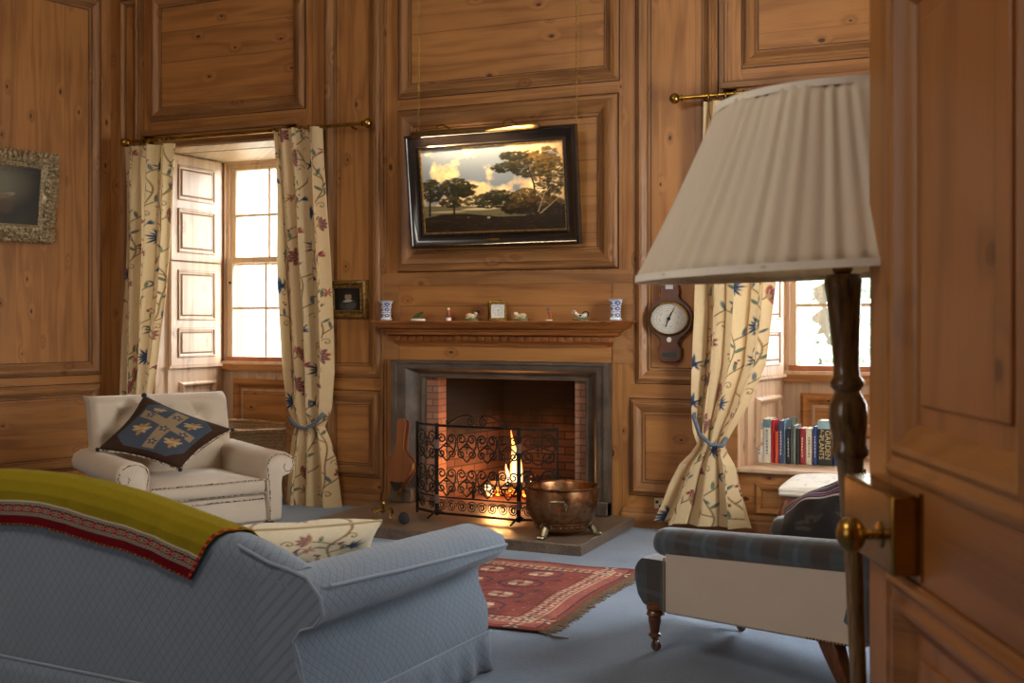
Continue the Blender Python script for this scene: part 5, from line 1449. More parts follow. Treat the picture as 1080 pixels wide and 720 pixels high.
# ================================================================== STOOL
stl = thing('stool', 'low stool with a cream embroidered top by the window seat', 'stool', (-0.98, 7.29, 0))
cv = Canvas(90, 90, 0.6, 0.6, 'd3cabb')
for k in range(14): cv.line([(rng.random()*0.6, rng.random()*0.6)]*1 + [(rng.random()*0.6, rng.random()*0.6)], 0.003, ('b7a9a0', 'a9b0b0')[k % 2], al=0.5)
for k in range(16):
    for q in range(4): cv.petal((0.04+rng.random()*0.52, 0.04+rng.random()*0.52), 0.04, 0.014, q*1.6, ('b08f8a', '8f9aa6', 'a39f86')[k % 3], 0.6)
def stool_top(u, v):
    e = (16*u*(1-u)*v*(1-v))**0.3
    return (-0.30+0.62*u, -0.32+0.66*v, 0.425+0.05*e)
b = MB(); b.grid(stool_top, 90, 90); b.out('padded_top', m_attr('embroidered_top', 0.9, wb=0.2), stl, colors=cv.flat(), sharp=180)
b = MB(); b.box(-0.30, 0.32, -0.32, 0.34, 0.385, 0.428); b.out('cushion_side', m_fabric('cream_welt', 'cfc3ae'), stl, bevel=0.015)
b = MB(); b.box(-0.28, 0.30, -0.30, 0.32, 0.33, 0.386); b.out('frame', M_MAHL, stl, bevel=0.006)
for sx_, sy_ in ((-1, -1), (1, -1), (1, 1), (-1, 1)):
    x, y = 0.01 + sx_*0.255, 0.01 + sy_*0.275
    b = MB(); b.tube([(x, y, 0.37), (x+sx_*0.03, y+sy_*0.03, 0.28), (x+sx_*0.01, y+sy_*0.01, 0.14), (x-sx_*0.005, y, 0.05), (x+sx_*0.02, y+sy_*0.02, 0.012)], [0.032, 0.034, 0.022, 0.016, 0.022], 10); b.out('leg', M_MAHL, stl)

# ================================================================== BASKET
t = NT('wicker'); x, y, z = t.xyz()
wv = t.n('TexWave', wave_type='BANDS', bands_direction='Z', inp={'Vector': t.obj(), 'Scale': 28.0, 'Distortion': 3.0, 'Detail': 2.0, 'Detail Scale': 3.0}).outputs[1]
nz = t.noise(t.obj(), 30.0, 3.0)
t.bump(wv, 0.8, 0.01)
M_WICK = t.pr(color=t.ramp(t.math('ADD', t.math('MULTIPLY', wv, 0.5), t.math('MULTIPLY', nz, 0.5)), (0.25, lin('7a5833')), (0.7, lin('cfa878'))), rough=0.75)
bk = thing('log_basket', 'oval wicker log basket under the left window behind the cream armchair', 'basket', (-5.86, 8.12, 0))
def bask(z, k):
    n = 56; return [((0.42+0.05*z/0.46)*k*math.copysign(abs(math.cos(2*PI*i/n))**0.7, math.cos(2*PI*i/n)), (0.30+0.06*z/0.46)*k*math.copysign(abs(math.sin(2*PI*i/n))**0.7, math.sin(2*PI*i/n)), z + (0.035*math.cos(2*PI*i/n)**2 if z > 0.4 else 0) + 0.004*math.sin(i*7+z*60)) for i in range(n)]
b = MB()
zs = list(np.linspace(0.01, 0.52, 34))
rows = []
for q, z in enumerate(zs):
    ring_ = bask(z, 1.0); rows.append([(x*(1+0.008*((i+q) % 2)), y*(1+0.010*((i+q) % 2)), zz) for i, (x, y, zz) in enumerate(ring_)])
inner = [[(x*0.93, y*0.93, zz) for x, y, zz in r] for r in reversed(rows)]
b.loops(rows + inner); b.out('woven_body', M_WICK, bk, sharp=20)
b = MB(); n = 56
base = bask(0.53, 0.985)
b.tube(base, 0.02, 8, closed=True)
for ph in (0, PI):
    b.tube([(x + 0.008*math.cos(i*1.6+ph), y*1.0 + 0.010*math.sin(i*1.6+ph), z+0.016*math.sin(i*1.6+ph)) for i, (x, y, z) in enumerate(base)], 0.010, 6, closed=True)
b.out('rim', M_WICK, bk, sharp=60)
for s in (-1, 1):
    b = MB(); b.tube([(s*0.45, -0.09, 0.55), (s*0.48, -0.07, 0.61), (s*0.485, 0, 0.635), (s*0.48, 0.07, 0.61), (s*0.45, 0.09, 0.55)], 0.014, 8); b.out('handle', M_WICK, bk)
# ================================================================== PICTURES
M_EBONY = m_plain('ebonised_frame', '1c1613', 0.22, var=0.2, scale=20, coat=0.5, coat_r=0.12)
M_GILT = m_plain('old_gilding', '9a7a44', 0.35, 0.75, var=0.35, scale=40)
M_OIL = m_attr('varnished_oil_paint', 0.38, spec=0.4, wb=0.02)

px0, px1, pz0, pz1 = -4.140, -2.780, 1.998, 2.835
pw, ph_ = px1-px0, pz1-pz0
a_t = math.atan2(0.11, ph_)
PM = T((px0+px1)/2, BACK-0.068, pz0) @ RX(a_t) @ axes((0,0,0), (1,0,0), (0,0,1), (0,-1,0))
lp = thing('framed_painting', 'landscape oil painting in a dark ebonised frame over the mantelpiece', 'painting', PM.translation, rot=PM.to_euler())
hgt = ph_/math.cos(a_t)
fw = 0.115
b = MB(); b.ring(-pw/2+fw, pw/2-fw, fw, hgt-fw, [(fw, -0.01), (fw, 0.045), (fw-0.008, 0.055), (fw-0.02, 0.055), (fw-0.032, 0.040), (0.05, 0.026), (0.03, 0.022), (0.02, 0.028), (0.013, 0.026), (0.012, 0.01), (0.012, -0.01)])
b.out('frame', M_EBONY, lp, sharp=35)
b = MB(); b.ring(-pw/2+fw, pw/2-fw, fw, hgt-fw, [(0.013, 0.004), (0.011, 0.02), (0.003, 0.02), (0.0, 0.004)]); b.out('gilt_slip', M_GILT, lp, sharp=35)
nu, nv = 300, 190; W_, H_ = 1.5, 0.95
cv = Canvas(nu, nv, W_, H_, '8d9399')
fb = fbm(nv, nu, 4, 77, 5); V_ = cv.V/H_; U_ = cv.U/W_
sky = np.array(lin('7f8a94')); cream = np.array(lin('ecd29c')); peach = np.array(lin('d6a974')); haze = np.array(lin('cdb68d'))
cl = np.clip((fb - 0.44 + 0.22*(U_-0.35) - 0.25*(V_-0.75))*7, 0, 1)[..., None]
fb2 = fbm(nv, nu, 9, 12, 4)[..., None]
cv.a[:] = sky*(1-cl) + (cream*fb2*1.5 + peach*(1-fb2)*0.9)*cl
hz_ = np.clip((0.42-V_)*4, 0, 1)[..., None]; cv.a[:] = cv.a*(1-hz_) + haze*hz_*0.85
cv.poly([(0, 0), (W_, 0), (W_, 0.30), (1.0, 0.29), (0.7, 0.27), (0.4, 0.30), (0, 0.31)], '6b6447')
cv.ell((0.62, 0.255), 0.20, 0.014, 0, 'c9b98d'); cv.ell((0.25, 0.235), 0.2, 0.010, 0, 'b7a577')
g = random.Random(4)
def blob_tree(c, w, h, cols, n, trunk=None):
    if trunk: cv.line(trunk, 0.012, '231a12', 0.007)
    for i in range(n):
        a = g.uniform(0, 2*PI); r = math.sqrt(g.random()); x = c[0]+w*r*math.cos(a); y = c[1]+h*r*math.sin(a)
        s = g.uniform(0.010, 0.028); lit = 1 if (math.sin(a)*r + g.uniform(-0.5, 0.5)) > 0.3 else 0
        cv.ell((x, y), s, s*0.55, g.uniform(-0.4, 0.4), cols[lit if g.random() < 0.8 else 2], 0.8)
DK = ('1f1f12', '3d3a1f', '2a2818'); LT = ('2a2412', '6e5526', '4a3f20')
blob_tree((0.73, 0.34), 0.28, 0.08, ('2b2c1a', '48492b', '353522'), 260)
blob_tree((0.82, 0.38), 0.16, 0.08, DK, 160)
cv.poly([(0, 0), (W_, 0), (W_, 0.20), (1.2, 0.16), (0.8, 0.16), (0.45, 0.21), (0.2, 0.21), (0, 0.17)], '241a10')
for i in range(200): cv.ell((g.random()*W_, g.random()*0.19), g.uniform(0.01, 0.05), 0.005, g.uniform(-0.3, 0.3), ('3a2a18', '1a130c', '4a3720')[i % 3], 0.6)
blob_tree((0.10, 0.48), 0.12, 0.13, DK, 220, [(0.06, 0.2), (0.08, 0.5)])
blob_tree((0.36, 0.50), 0.16, 0.11, DK, 280, [(0.33, 0.2), (0.335, 0.34), (0.36, 0.5)]); blob_tree((0.46, 0.44), 0.10, 0.05, DK, 100); blob_tree((0.30, 0.34), 0.12, 0.06, DK, 120); blob_tree((0.48, 0.5), 0.11, 0.035, DK, 70)
blob_tree((1.18, 0.72), 0.24, 0.15, LT, 430, [(1.2, 0.2), (1.19, 0.5), (1.12, 0.75)]); blob_tree((0.92, 0.70), 0.17, 0.055, DK, 170); blob_tree((1.0, 0.82), 0.14, 0.05, DK, 120); blob_tree((1.34, 0.6), 0.16, 0.30, LT, 420, [(1.36, 0.1), (1.33, 0.6)])
blob_tree((1.10, 0.36), 0.16, 0.10, LT, 260); blob_tree((1.25, 0.26), 0.26, 0.12, ('221a0e', '5d4520', '3a2c16'), 420); blob_tree((0.98, 0.24), 0.15, 0.05, ('221a0e', '4d3b1c', '32260f'), 160)
for pts in ([(1.22, 0.20), (1.27, 0.33), (1.30, 0.42)], [(1.27, 0.33), (1.22, 0.42)], [(1.24, 0.18), (1.36, 0.28), (1.45, 0.36)], [(1.29, 0.40), (1.36, 0.46)]): cv.line(pts, 0.006, 'a08a66', 0.003)
cv.ell((0.70, 0.155), 0.018, 0.012, 0, 'b0a080'); cv.ell((0.48, 0.165), 0.010, 0.008, 0, '8a4a30')
cv.speckle(0.10)
b = MB(); b.grid(lambda u, v: (-pw/2+fw-0.004+(pw-2*fw+0.008)*u, fw-0.004+(hgt-2*fw+0.008)*v, 0.006), nu, nv)
b.out('canvas', M_OIL, lp, colors=cv.flat())
b = MB(); b.box(-0.05, 0.05, 0.045, 0.06, 0.03, 0.036); b.out('name_plate', M_BRASSD, lp)
# chains up to the cornice
for sx_ in (px0+0.05, px1-0.04):
    ch = MB(); n = 60
    for k in range(n):
        z = 2.80 + (4.35-2.80)*k/n
        M = T(sx_, BACK-0.09+0.02*k/n, z) @ RZ(PI/2*(k % 2))
        ch.tube([(0.0065*math.cos(q), 0, 0.0165*math.sin(q)) for q in np.linspace(0, 2*PI, 9)[:-1]], 0.0024, 4, M=M, closed=True)
    c_ = ch.out('picture_chain', M_BRASSD, lp); c_['kind'] = 'stuff'; c_.matrix_parent_inverse = PM.inverted()
# picture light
pl = thing('picture_light', 'long brass tube picture light fixed above the landscape painting', 'picture light', (0, 0, 0))
b = MB(); A_, B_ = Vector((x_at(433.5, 7.40), 7.40, 2.818)), Vector((x_at(569, 7.40), 7.40, 2.818))
L = []
for X, k in ((A_.x, 0.6), (A_.x+0.012, 1), (B_.x-0.012, 1), (B_.x, 0.6)):
    zc_ = A_.z + (B_.z-A_.z)*((X-A_.x)/(B_.x-A_.x))
    L.append([(X, 7.40 + 0.024*k*math.cos(a), zc_ + 0.022*k*math.sin(a)) for a in np.linspace(R(-12), R(246), 16)] )
b.loops(L, close=False, cap=False); b.out('shade', m_plain('tarnished_brass_tube', '6e5228', 0.6, 0.5, var=0.2), pl, solid=0.003, sharp=60)
for px in (462, 533):
    b = MB(); X = x_at(px, 7.42); z0 = A_.z
    b.tube([(X-0.02, 7.41, z0+0.02), (X-0.01, 7.43, z0+0.06), (X+0.01, 7.48, z0+0.075), (X+0.05, 7.56, z0+0.04), (X+0.06, 7.60, z0-0.01)], 0.006, 6); b.out('bracket', M_BRASSD, pl)

def small_picture(name, label, M, w, h, fwid, prof, cv, fmat, carved=False):
    root = thing(name, label, 'painting', M.translation, rot=M.to_euler())
    b = MB(); b.ring(-w/2+fwid, w/2-fwid, fwid, h-fwid, prof); fr_ = b.out('frame', fmat, root, sharp=40)
    b = MB(); b.grid(lambda u, v: (-w/2+fwid-0.006+(w-2*fwid+0.012)*u, fwid-0.006+(h-2*fwid+0.012)*v, 0.004), cv.nu, cv.nv); b.out('canvas', M_OIL, root, colors=cv.flat())
    if carved:
        b = MB(); g = random.Random(9); per = []
        for side in range(4):
            L_ = w if side % 2 == 0 else h; n = int(L_/0.042)
            for k in range(n):
                q = (k+0.5)/n
                per.append([(-w/2+w*q, 0), (w/2, h*q), (w/2-w*q, h), (-w/2, h-h*q)][side] + (side,))
        for (x, y, s_) in per:
            dx, dy = [(0, 1), (-1, 0), (0, -1), (1, 0)][s_]
            for r in (0.008, 0.04, 0.072):
                rr_ = g.uniform(0.016, 0.030); ox, oy = g.uniform(-0.012, 0.012), g.uniform(-0.012, 0.012)
                b.ball((x+dx*r+ox, y+dy*r+oy, 0.035+g.uniform(0, 0.018)), (rr_, rr_*g.uniform(0.6, 1.2), 0.016), 7, m=4)
            b.tube([(x+dx*0.0-dy*0.02, y+dy*0.0+dx*0.02, 0.04), (x-dx*0.012, y-dy*0.012, 0.05), (x+dx*0.02+dy*0.015, y+dy*0.02-dx*0.015, 0.055), (x+dx*0.045, y+dy*0.045, 0.05)], [0.008, 0.010, 0.008, 0.005], 6)
        for (x, y) in ((-w/2, 0), (w/2, 0), (w/2, h), (-w/2, h)):
            for k in range(6):
                a = k*1.05; b.ball((x*(0.94)+0.03*math.cos(a), (y-h/2)*0.94+h/2+0.03*math.sin(a), 0.045), (0.024, 0.016, 0.018), 7, m=4)
        b.out('carved_ornament', fmat, fr_, sharp=60)
    return root
# small portrait by the left window
sx0, sx1 = x_at(346, 7.66), x_at(387.5, 7.66); sz0, sz1 = z_at(367, 335, 7.66), z_at(367, 295.5, 7.66)
cv = Canvas(80, 80, 1, 1, '1d1914'); cv.a *= (0.8+0.5*fbm(80, 80, 4, 2)[..., None])
cv.ell((0.52, 0.25), 0.32, 0.24, 0.2, '3a3733'); cv.ell((0.60, 0.20), 0.2, 0.14, 0.3, '4d4a44'); cv.ell((0.50, 0.64), 0.17, 0.20, 0, '2a211a'); cv.ell((0.52, 0.60), 0.12, 0.16, 0, '9a8468'); cv.ell((0.50, 0.76), 0.15, 0.07, 0, '2b2018')
for x_ in (0.48, 0.57): cv.ell((x_, 0.61), 0.016, 0.010, 0, '2a1c14')
cv.seg((0.5, 0.52), (0.56, 0.52), 0.008, '6b3a2c'); cv.ell((0.50, 0.42), 0.17, 0.05, 0.1, 'b3aa98'); cv.speckle(0.12)
M = T((sx0+sx1)/2, 7.675, sz0) @ RX(R(4)) @ axes((0,0,0), (1,0,0), (0,0,1), (0,-1,0))
small_picture('framed_painting', 'small dark portrait in a gilt frame beside the left window curtain', M, sx1-sx0, sz1-sz0, 0.062, [(0.062, -0.02), (0.062, 0.012), (0.055, 0.03), (0.042, 0.036), (0.03, 0.024), (0.022, 0.018), (0.012, 0.026), (0.004, 0.022), (0.0, 0.004)], cv, M_GILT)
# carved gilt picture on the left wall
u64, P64 = left_u(57, 0.10); zt_ = left_z(57, 163, 0.14); zb_ = left_z(50, 254, 0.05)
w_, h_ = 1.25, zt_-zb_
cv = Canvas(150, 110, 1.4, 1, '38342a'); cv.a *= (0.6+0.8*fbm(110, 150, 3, 8)[..., None])
cv.ell((0.80, 0.66), 0.40, 0.34, 0.2, '8c8468', 0.6, soft=0.3); cv.ell((0.80, 0.50), 0.12, 0.20, 0.1, '4a463a', soft=0.05); cv.ell((0.80, 0.72), 0.06, 0.07, 0, 'a58f70'); cv.ell((0.98, 0.48), 0.14, 0.045, 0.4, 'a8947a'); cv.ell((0.74, 0.30), 0.26, 0.14, 0, '35322a')
cv.ell((0.79, 0.80), 0.07, 0.03, 0, '3a2c20'); cv.ell((0.66, 0.42), 0.10, 0.05, 0.8, 'b3a184')
cv.ell((0.92, 0.40), 0.20, 0.10, 0.5, '6a5a40', 0.8, soft=0.05); cv.ell((1.0, 0.30), 0.10, 0.12, 0.2, '5a4a36', 0.8, soft=0.05)
for k in range(6): cv.ell((0.9+0.08*k, 0.92), 0.024, 0.018, 0, '4a4536', 0.6)
cv.speckle(0.1)
cz = LC - LD*(u64+w_/2) + LN*0.035
R3 = axes((0,0,0), tuple(LD), (0,0,1), tuple(LN))
M = T(cz.x, cz.y, zb_) @ (Matrix.Rotation(R(7.5), 4, tuple(LD))) @ R3
small_picture('framed_painting', 'dark old painting in a carved gilt frame on the left wall', M, w_, h_, 0.125, [(0.115, -0.02), (0.115, 0.02), (0.10, 0.035), (0.07, 0.04), (0.045, 0.03), (0.02, 0.018), (0.012, 0.024), (0.002, 0.016), (0.0, 0.004)], cv, m_plain('pale_old_gilding', 'b09a74', 0.5, 0.35, var=0.4, scale=60), carved=True)

# ================================================================== MANTEL ORNAMENTS
MZ = 1.449
MY = 7.60
# blue and white vases
cv = Canvas(72, 90, 1.0, 1.0, 'd6d9dd')
for (u, v) in ((0.12, 0.25), (0.37, 0.25), (0.62, 0.25), (0.87, 0.25), (0.12, 0.55), (0.37, 0.55), (0.62, 0.55), (0.87, 0.55), (0.12, 0.82), (0.37, 0.82), (0.62, 0.82), (0.87, 0.82)):
    for k in range(8): cv.petal((u, v), 0.11, 0.045, k*PI/4, '2c3f8a')
    cv.ell((u, v), 0.03, 0.03, 0, 'd6d9dd')
for v in (0.03, 0.97, 0.40, 0.69): cv.seg((0, v), (1, v), 0.012, '2c3f8a')
for k in range(40): cv.ell((rng.random(), rng.random()), 0.02, 0.012, rng.random()*3, '4a5fa8')
M_PORC = m_attr('glazed_porcelain', 0.15, spec=0.6, wb=0.0, coat=0.5)
def vase(px, label):
    X = x_at(px, MY)
    def fn(u, v):
        pr = [(0.0, 0.040), (0.06, 0.040), (0.12, 0.032), (0.5, 0.030), (0.8, 0.036), (1.0, 0.047)]
        r = float(np.interp(v, [p[0] for p in pr], [p[1] for p in pr])); a = 2*PI*u
        q = 1/ max(abs(math.cos(a)), abs(math.sin(a)))**0.35
        return (r*q*math.cos(a)*1.05, r*q*math.sin(a)*1.05, 0.150*v)
    b = MB(); b.grid(fn, 72, 90, closeu=True); o = b.out('vase', M_PORC, colors=cv.flat(), sharp=60, solid=0.004); o.location = (X, MY, MZ+0.002); tag(o, label, 'vase', 'blue and white vases on the mantel shelf')
vase(407.5, 'blue and white flared vase at the left end of the mantel shelf'); vase(649.5, 'blue and white flared vase at the right end of the mantel shelf')
# carriage clock
X = x_at(524, MY)
ck = thing('carriage_clock', 'brass carriage clock with a square white dial in the middle of the mantel', 'clock', (X, MY, MZ), R(33)); ck.scale = (1.2, 1.15, 1.12)
b = MB(); b.box(-0.052, 0.052, -0.042, 0.042, 0.0, 0.014); b.box(-0.052, 0.052, -0.042, 0.042, 0.112, 0.126)
for sx_ in (-1, 1):
    for sy_ in (-1, 1): b.box(sx_*0.046-0.005, sx_*0.046+0.005, sy_*0.036-0.005, sy_*0.036+0.005, 0.012, 0.114)
b.out('case', M_BRASS, ck, bevel=0.002)
b = MB(); b.box(-0.042, 0.042, -0.030, 0.032, 0.014, 0.112); b.out('movement', m_plain('dark_movement', '4a3418', 0.3, 0.6), ck)
b = MB(); b.tube([(-0.03, 0, 0.124), (-0.028, 0, 0.134), (0, 0, 0.137), (0.028, 0, 0.134), (0.03, 0, 0.124)], 0.003, 6); b.out('handle', M_BRASS, ck)
cv = Canvas(60, 60, 1, 1, 'cfc7bb')
for k in range(12): a = k*PI/6; cv.seg((0.5+0.30*math.sin(a), 0.55+0.30*math.cos(a)), (0.5+0.38*math.sin(a), 0.55+0.38*math.cos(a)), 0.014, '3a332c')
cv.seg((0.5, 0.55), (0.64, 0.62), 0.014, '201a16'); cv.seg((0.5, 0.55), (0.56, 0.32), 0.010, '201a16'); cv.ell((0.5, 0.55), 0.03, 0.03, 0, '201a16')
b = MB(); b.grid(lambda u, v: (-0.040+0.080*u, -0.0385, 0.018+0.09*v), 60, 60); b.out('dial', m_attr('enamel_dial', 0.2, wb=0.0), ck, colors=cv.flat())

MP = {n: m_plain(n, c, 0.2, var=0.15, scale=60, coat=0.4) for n, c in (('white_glaze', 'd8d0c0'), ('cream_glaze', 'cdb992'), ('green_glaze', '4f6238'), ('iron_red_glaze', 'a8583a'), ('dark_glaze', '2c2a28'), ('blue_grey_glaze', '6a7688'))}
def figure(px, label, group=None):
    o_ = thing('figurine', label, 'figurine', (x_at(px, MY), MY, MZ), 0, group); o_.scale = (1.25, 1.25, 1.2); return o_
def base(root, w, mat='white_glaze', h=0.012, d=0.028):
    b = MB(); b.lathe([(0.001, 0), (w, 0), (w, h*0.6), (w*0.92, h), (0.001, h)], n=20, sy=d/w); b.out('base', MP[mat], root)
def body(root, name, shapes, mat):
    b = MB()
    for c, r in shapes: b.ball(c, r, 12)
    b.out(name, MP[mat], root)
# lizard-like green creature on white base
f_ = figure(441, 'small figurine of a green animal on a white base, left of the red-white bird'); base(f_, 0.05)
b = MB(); b.tube([(-0.038, 0, 0.018), (-0.02, 0, 0.026), (0.0, 0, 0.034), (0.015, 0, 0.044), (0.026, -0.004, 0.05), (0.038, -0.006, 0.053)], [0.004, 0.010, 0.014, 0.011, 0.008, 0.006], 10)
for x in (-0.015, 0.012): b.tube([(x, -0.008, 0.028), (x+0.008, -0.018, 0.013)], 0.004, 6); b.tube([(x, 0.008, 0.028), (x+0.008, 0.018, 0.013)], 0.004, 6)
b.out('body', MP['green_glaze'], f_)
f_ = figure(473, 'tiny upright bird figurine with red and white plumage left of the clock'); base(f_, 0.018, h=0.02, d=0.016)
b = MB(); b.tube([(0.0, 0, 0.02), (0, 0, 0.036), (0.002, 0, 0.052), (0.0, 0, 0.066)], [0.006, 0.014, 0.012, 0.008], 10); b.out('body', MP['iron_red_glaze'], f_)
b = MB(); b.ball((0.0, 0, 0.072), 0.009, 10); b.tube([(0.006, 0, 0.072), (0.014, 0, 0.070)], [0.004, 0.001], 6); b.out('head', MP['white_glaze'], f_)
b = MB(); b.tube([(-0.006, 0, 0.045), (-0.014, 0, 0.03), (-0.018, 0, 0.016)], [0.007, 0.005, 0.002], 6); b.out('tail', MP['blue_grey_glaze'], f_)
def sheep(px, label, s, base_mat):
    f_ = figure(px, label); base(f_, 0.048, base_mat)
    body(f_, 'body', [((0.0, 0, 0.026), (0.036, 0.018, 0.016)), ((s*-0.012, 0, 0.03), (0.024, 0.018, 0.017))], 'cream_glaze')
    body(f_, 'head', [((s*0.032, -0.004, 0.044), (0.012, 0.009, 0.010)), ((s*0.024, 0, 0.036), (0.010, 0.009, 0.014))], 'white_glaze')
    b = MB()
    for q in (-0.02, 0.02): b.ball((q, -0.014, 0.016), (0.014, 0.006, 0.005), 8)
    b.out('leg', MP['cream_glaze'], f_)
sheep(497, 'recumbent cream lamb figurine facing the clock from its left', 1, 'green_glaze'); sheep(549.5, 'recumbent cream lamb figurine just right of the clock', -1, 'green_glaze')
f_ = figure(579, 'tiny upright grey and white bird figurine right of the lambs'); base(f_, 0.022, h=0.008, d=0.016)
b = MB(); b.tube([(0.004, 0, 0.006), (0.007, 0, 0.028), (0.002, 0, 0.046), (-0.004, 0, 0.06)], [0.004, 0.007, 0.010, 0.006], 8); b.out('body', MP['iron_red_glaze'], f_)
b = MB(); b.ball((-0.006, 0, 0.068), (0.010, 0.008, 0.010), 10); b.out('head', MP['blue_grey_glaze'], f_)
f_ = figure(613, 'figurine of a reclining black and white dog near the right vase'); base(f_, 0.052, 'green_glaze')
b = MB(); b.tube([(-0.036, 0, 0.046), (-0.026, 0, 0.036), (-0.01, 0, 0.026), (0.012, 0, 0.027), (0.028, 0, 0.034), (0.038, 0, 0.04)], [0.009, 0.010, 0.012, 0.014, 0.016, 0.010], 10); b.out('body', MP['white_glaze'], f_)
b = MB(); b.ball((-0.040, -0.004, 0.052), (0.012, 0.009, 0.010), 10); b.tube([(-0.048, -0.004, 0.050), (-0.056, -0.004, 0.044)], [0.006, 0.003], 6); b.out('head', MP['white_glaze'], f_)
b = MB(); b.tube([(0.028+0.018*math.cos(a), -0.006, 0.038+0.015*math.sin(a)) for a in np.linspace(-1, 4.2, 12)], 0.004, 6); b.ball((-0.037, -0.011, 0.053), (0.006, 0.003, 0.006), 6); b.ball((0.0, -0.011, 0.03), (0.012, 0.004, 0.006), 6); b.out('dark_marking', MP['dark_glaze'], f_)

# ================================================================== BOOKS ON THE WINDOW SEAT
PAGES = m_plain('page_edges', 'd8ccb2', 0.9, var=0.08, scale=200)
books = [  # px left, px right, top py, colour, label
 (797.5, 804.5, 444, 'ddd6c6', 'cream paperback at the left end of the row on the window seat', '8aa0a8'),
 (805, 813, 441.5, 'd9d0ba', 'tall cream book second from the left on the window seat', '6b8a96'),
 (813.5, 817, 443, 'b31f2c', 'thin bright red book beside the tall cream book', None),
 (817.3, 821, 455, 'c8553c', 'short orange-red book leaning by the thin red book', None),
 (821, 826, 444, '3f4a6e', 'purple-blue book right of the short orange-red one', 'c9c4c0'),
 (826.3, 829, 443, '7a9ab0', 'pale blue book between the purple-blue and black books', None),
 (829.3, 833.5, 452, '1f2226', 'thin black book with small white title', 'b8b8b0'),
 (833.8, 836, 441, '55605a', 'thin olive-grey book standing tall between the black and silver-grey ones', None),
 (836.3, 840, 449, '8b9090', 'silver-grey book in the middle of the row', None),
 (840.2, 843, 452, '2c3a34', 'thin dark green book left of the dark red one', None),
 (843.2, 849.3, 452, '8e2530', 'thick dark red book with pale title', 'd0b890'),
 (849.6, 857, 452, 'd8cdb6', 'cream book between the dark red and blue books', '8a8478'),
 (857.3, 861.8, 450, '27407e', 'royal blue book left of the big garden book', 'b9c0d0'),
 (862.2, 878, 444, '2a302e', 'thick dark book titled garden plants with a pale blue top band', 'cbbf9a'),
 (878.4, 884, 448, '1f2c58', 'dark blue book at the right end of the row', None)]
def txt(s, M, size, mat, parent, ext=0.0006):
    cu = bpy.data.curves.new('spine_title', 'FONT'); cu.body = s; cu.size = size; cu.extrude = ext; cu.align_x = 'CENTER'; cu.align_y = 'CENTER'
    o = bpy.data.objects.new('spine_title', cu); COL.objects.link(o)
    dg = bpy.context.evaluated_depsgraph_get(); me = bpy.data.meshes.new_from_object(o.evaluated_get(dg)); me.transform(M)
    bpy.data.objects.remove(o); me.materials.clear(); me.materials.append(mat)
    q = bpy.data.objects.new('spine_title', me); COL.objects.link(q); q.parent = parent; return q
M_GOLDT = m_plain('gold_lettering', 'd0bd84', 0.4, 0.2)
for i, (pa, pb, pt, col, lab, tcol) in enumerate(books):
    BY = 8.02 + 0.012*(i % 3)
    xa, xb = x_at(pa, BY), x_at(pb, BY); zt_ = z_at((pa+pb)/2, pt, BY); h = zt_ - SEAT; w = xb-xa-0.001; d = 0.20 if h > 0.24 else 0.16
    mt = m_plain('book_cover_%s' % ('abcdefghijklmno'[i]), col, 0.4, var=0.08, scale=30)
    root = thing('book', lab, 'book', (xa, BY, SEAT+0.001), 0, 'books standing on the window seat')
    b = MB(); b.box(0, 0.003, 0.004, d, 0, h); b.box(w-0.003, w, 0.004, d, 0, h)
    n = 6; L = []
    for k in range(n+1):
        a = PI*k/n; L.append((w/2 - (w/2)*math.cos(a), 0.004 - 0.004*math.sin(a)))
    b.loops([[(x, y, 0) for x, y in L] + [(w, 0.007, 0), (0, 0.007, 0)], [(x, y, h) for x, y in L] + [(w, 0.007, h), (0, 0.007, h)]])
    b.out('cover', mt, root, sharp=50)
    b = MB(); b.box(0.0025, w-0.0025, 0.007, d-0.006, 0.004, h-0.004); b.out('pages', PAGES, root)
    SM = axes((w/2, -0.0005, h*0.52), (0,0,-1), (1,0,0), (0,-1,0))
    if i == 13:
        b = MB(); b.box(0.001, w-0.001, -0.0012, 0.001, h*0.82, h*0.99); b.out('pale_band', m_plain('blue_band', '8fb4c0', 0.4), root)
        txt('GARDEN', axes((w*0.68, -0.0008, h*0.46), (0,0,-1), (1,0,0), (0,-1,0)), 0.050, M_GOLDT, root); txt('PLANTS', axes((w*0.26, -0.0008, h*0.40), (0,0,-1), (1,0,0), (0,-1,0)), 0.046, M_GOLDT, root)
        txt('A-Z', axes((w*0.3, -0.0008, h*0.72), (0,0,-1), (1,0,0), (0,-1,0)), 0.036, M_GOLDT, root)
    elif tcol:
        mt2 = m_plain('lettering_%s' % ('abcdefghijklmno'[i]), tcol, 0.5)
        if i < 2:
            b = MB(); b.box(0.001, w-0.001, -0.0010, 0.001, h*0.80, h*0.98); b.out('spine_band', mt2, root)
        b = MB(); k = 0.2
        while k < 0.72:   # small unreadable lettering as fine raised strokes
            L_ = 0.008 + 0.012*random.random(); b.box(w*0.36, w*0.62, -0.0008, 0.001, h*k, h*k+L_); k += (L_+0.006)/h
        o_ = b.out('spine_lettering', mt2, root); o_['kind'] = 'stuff'
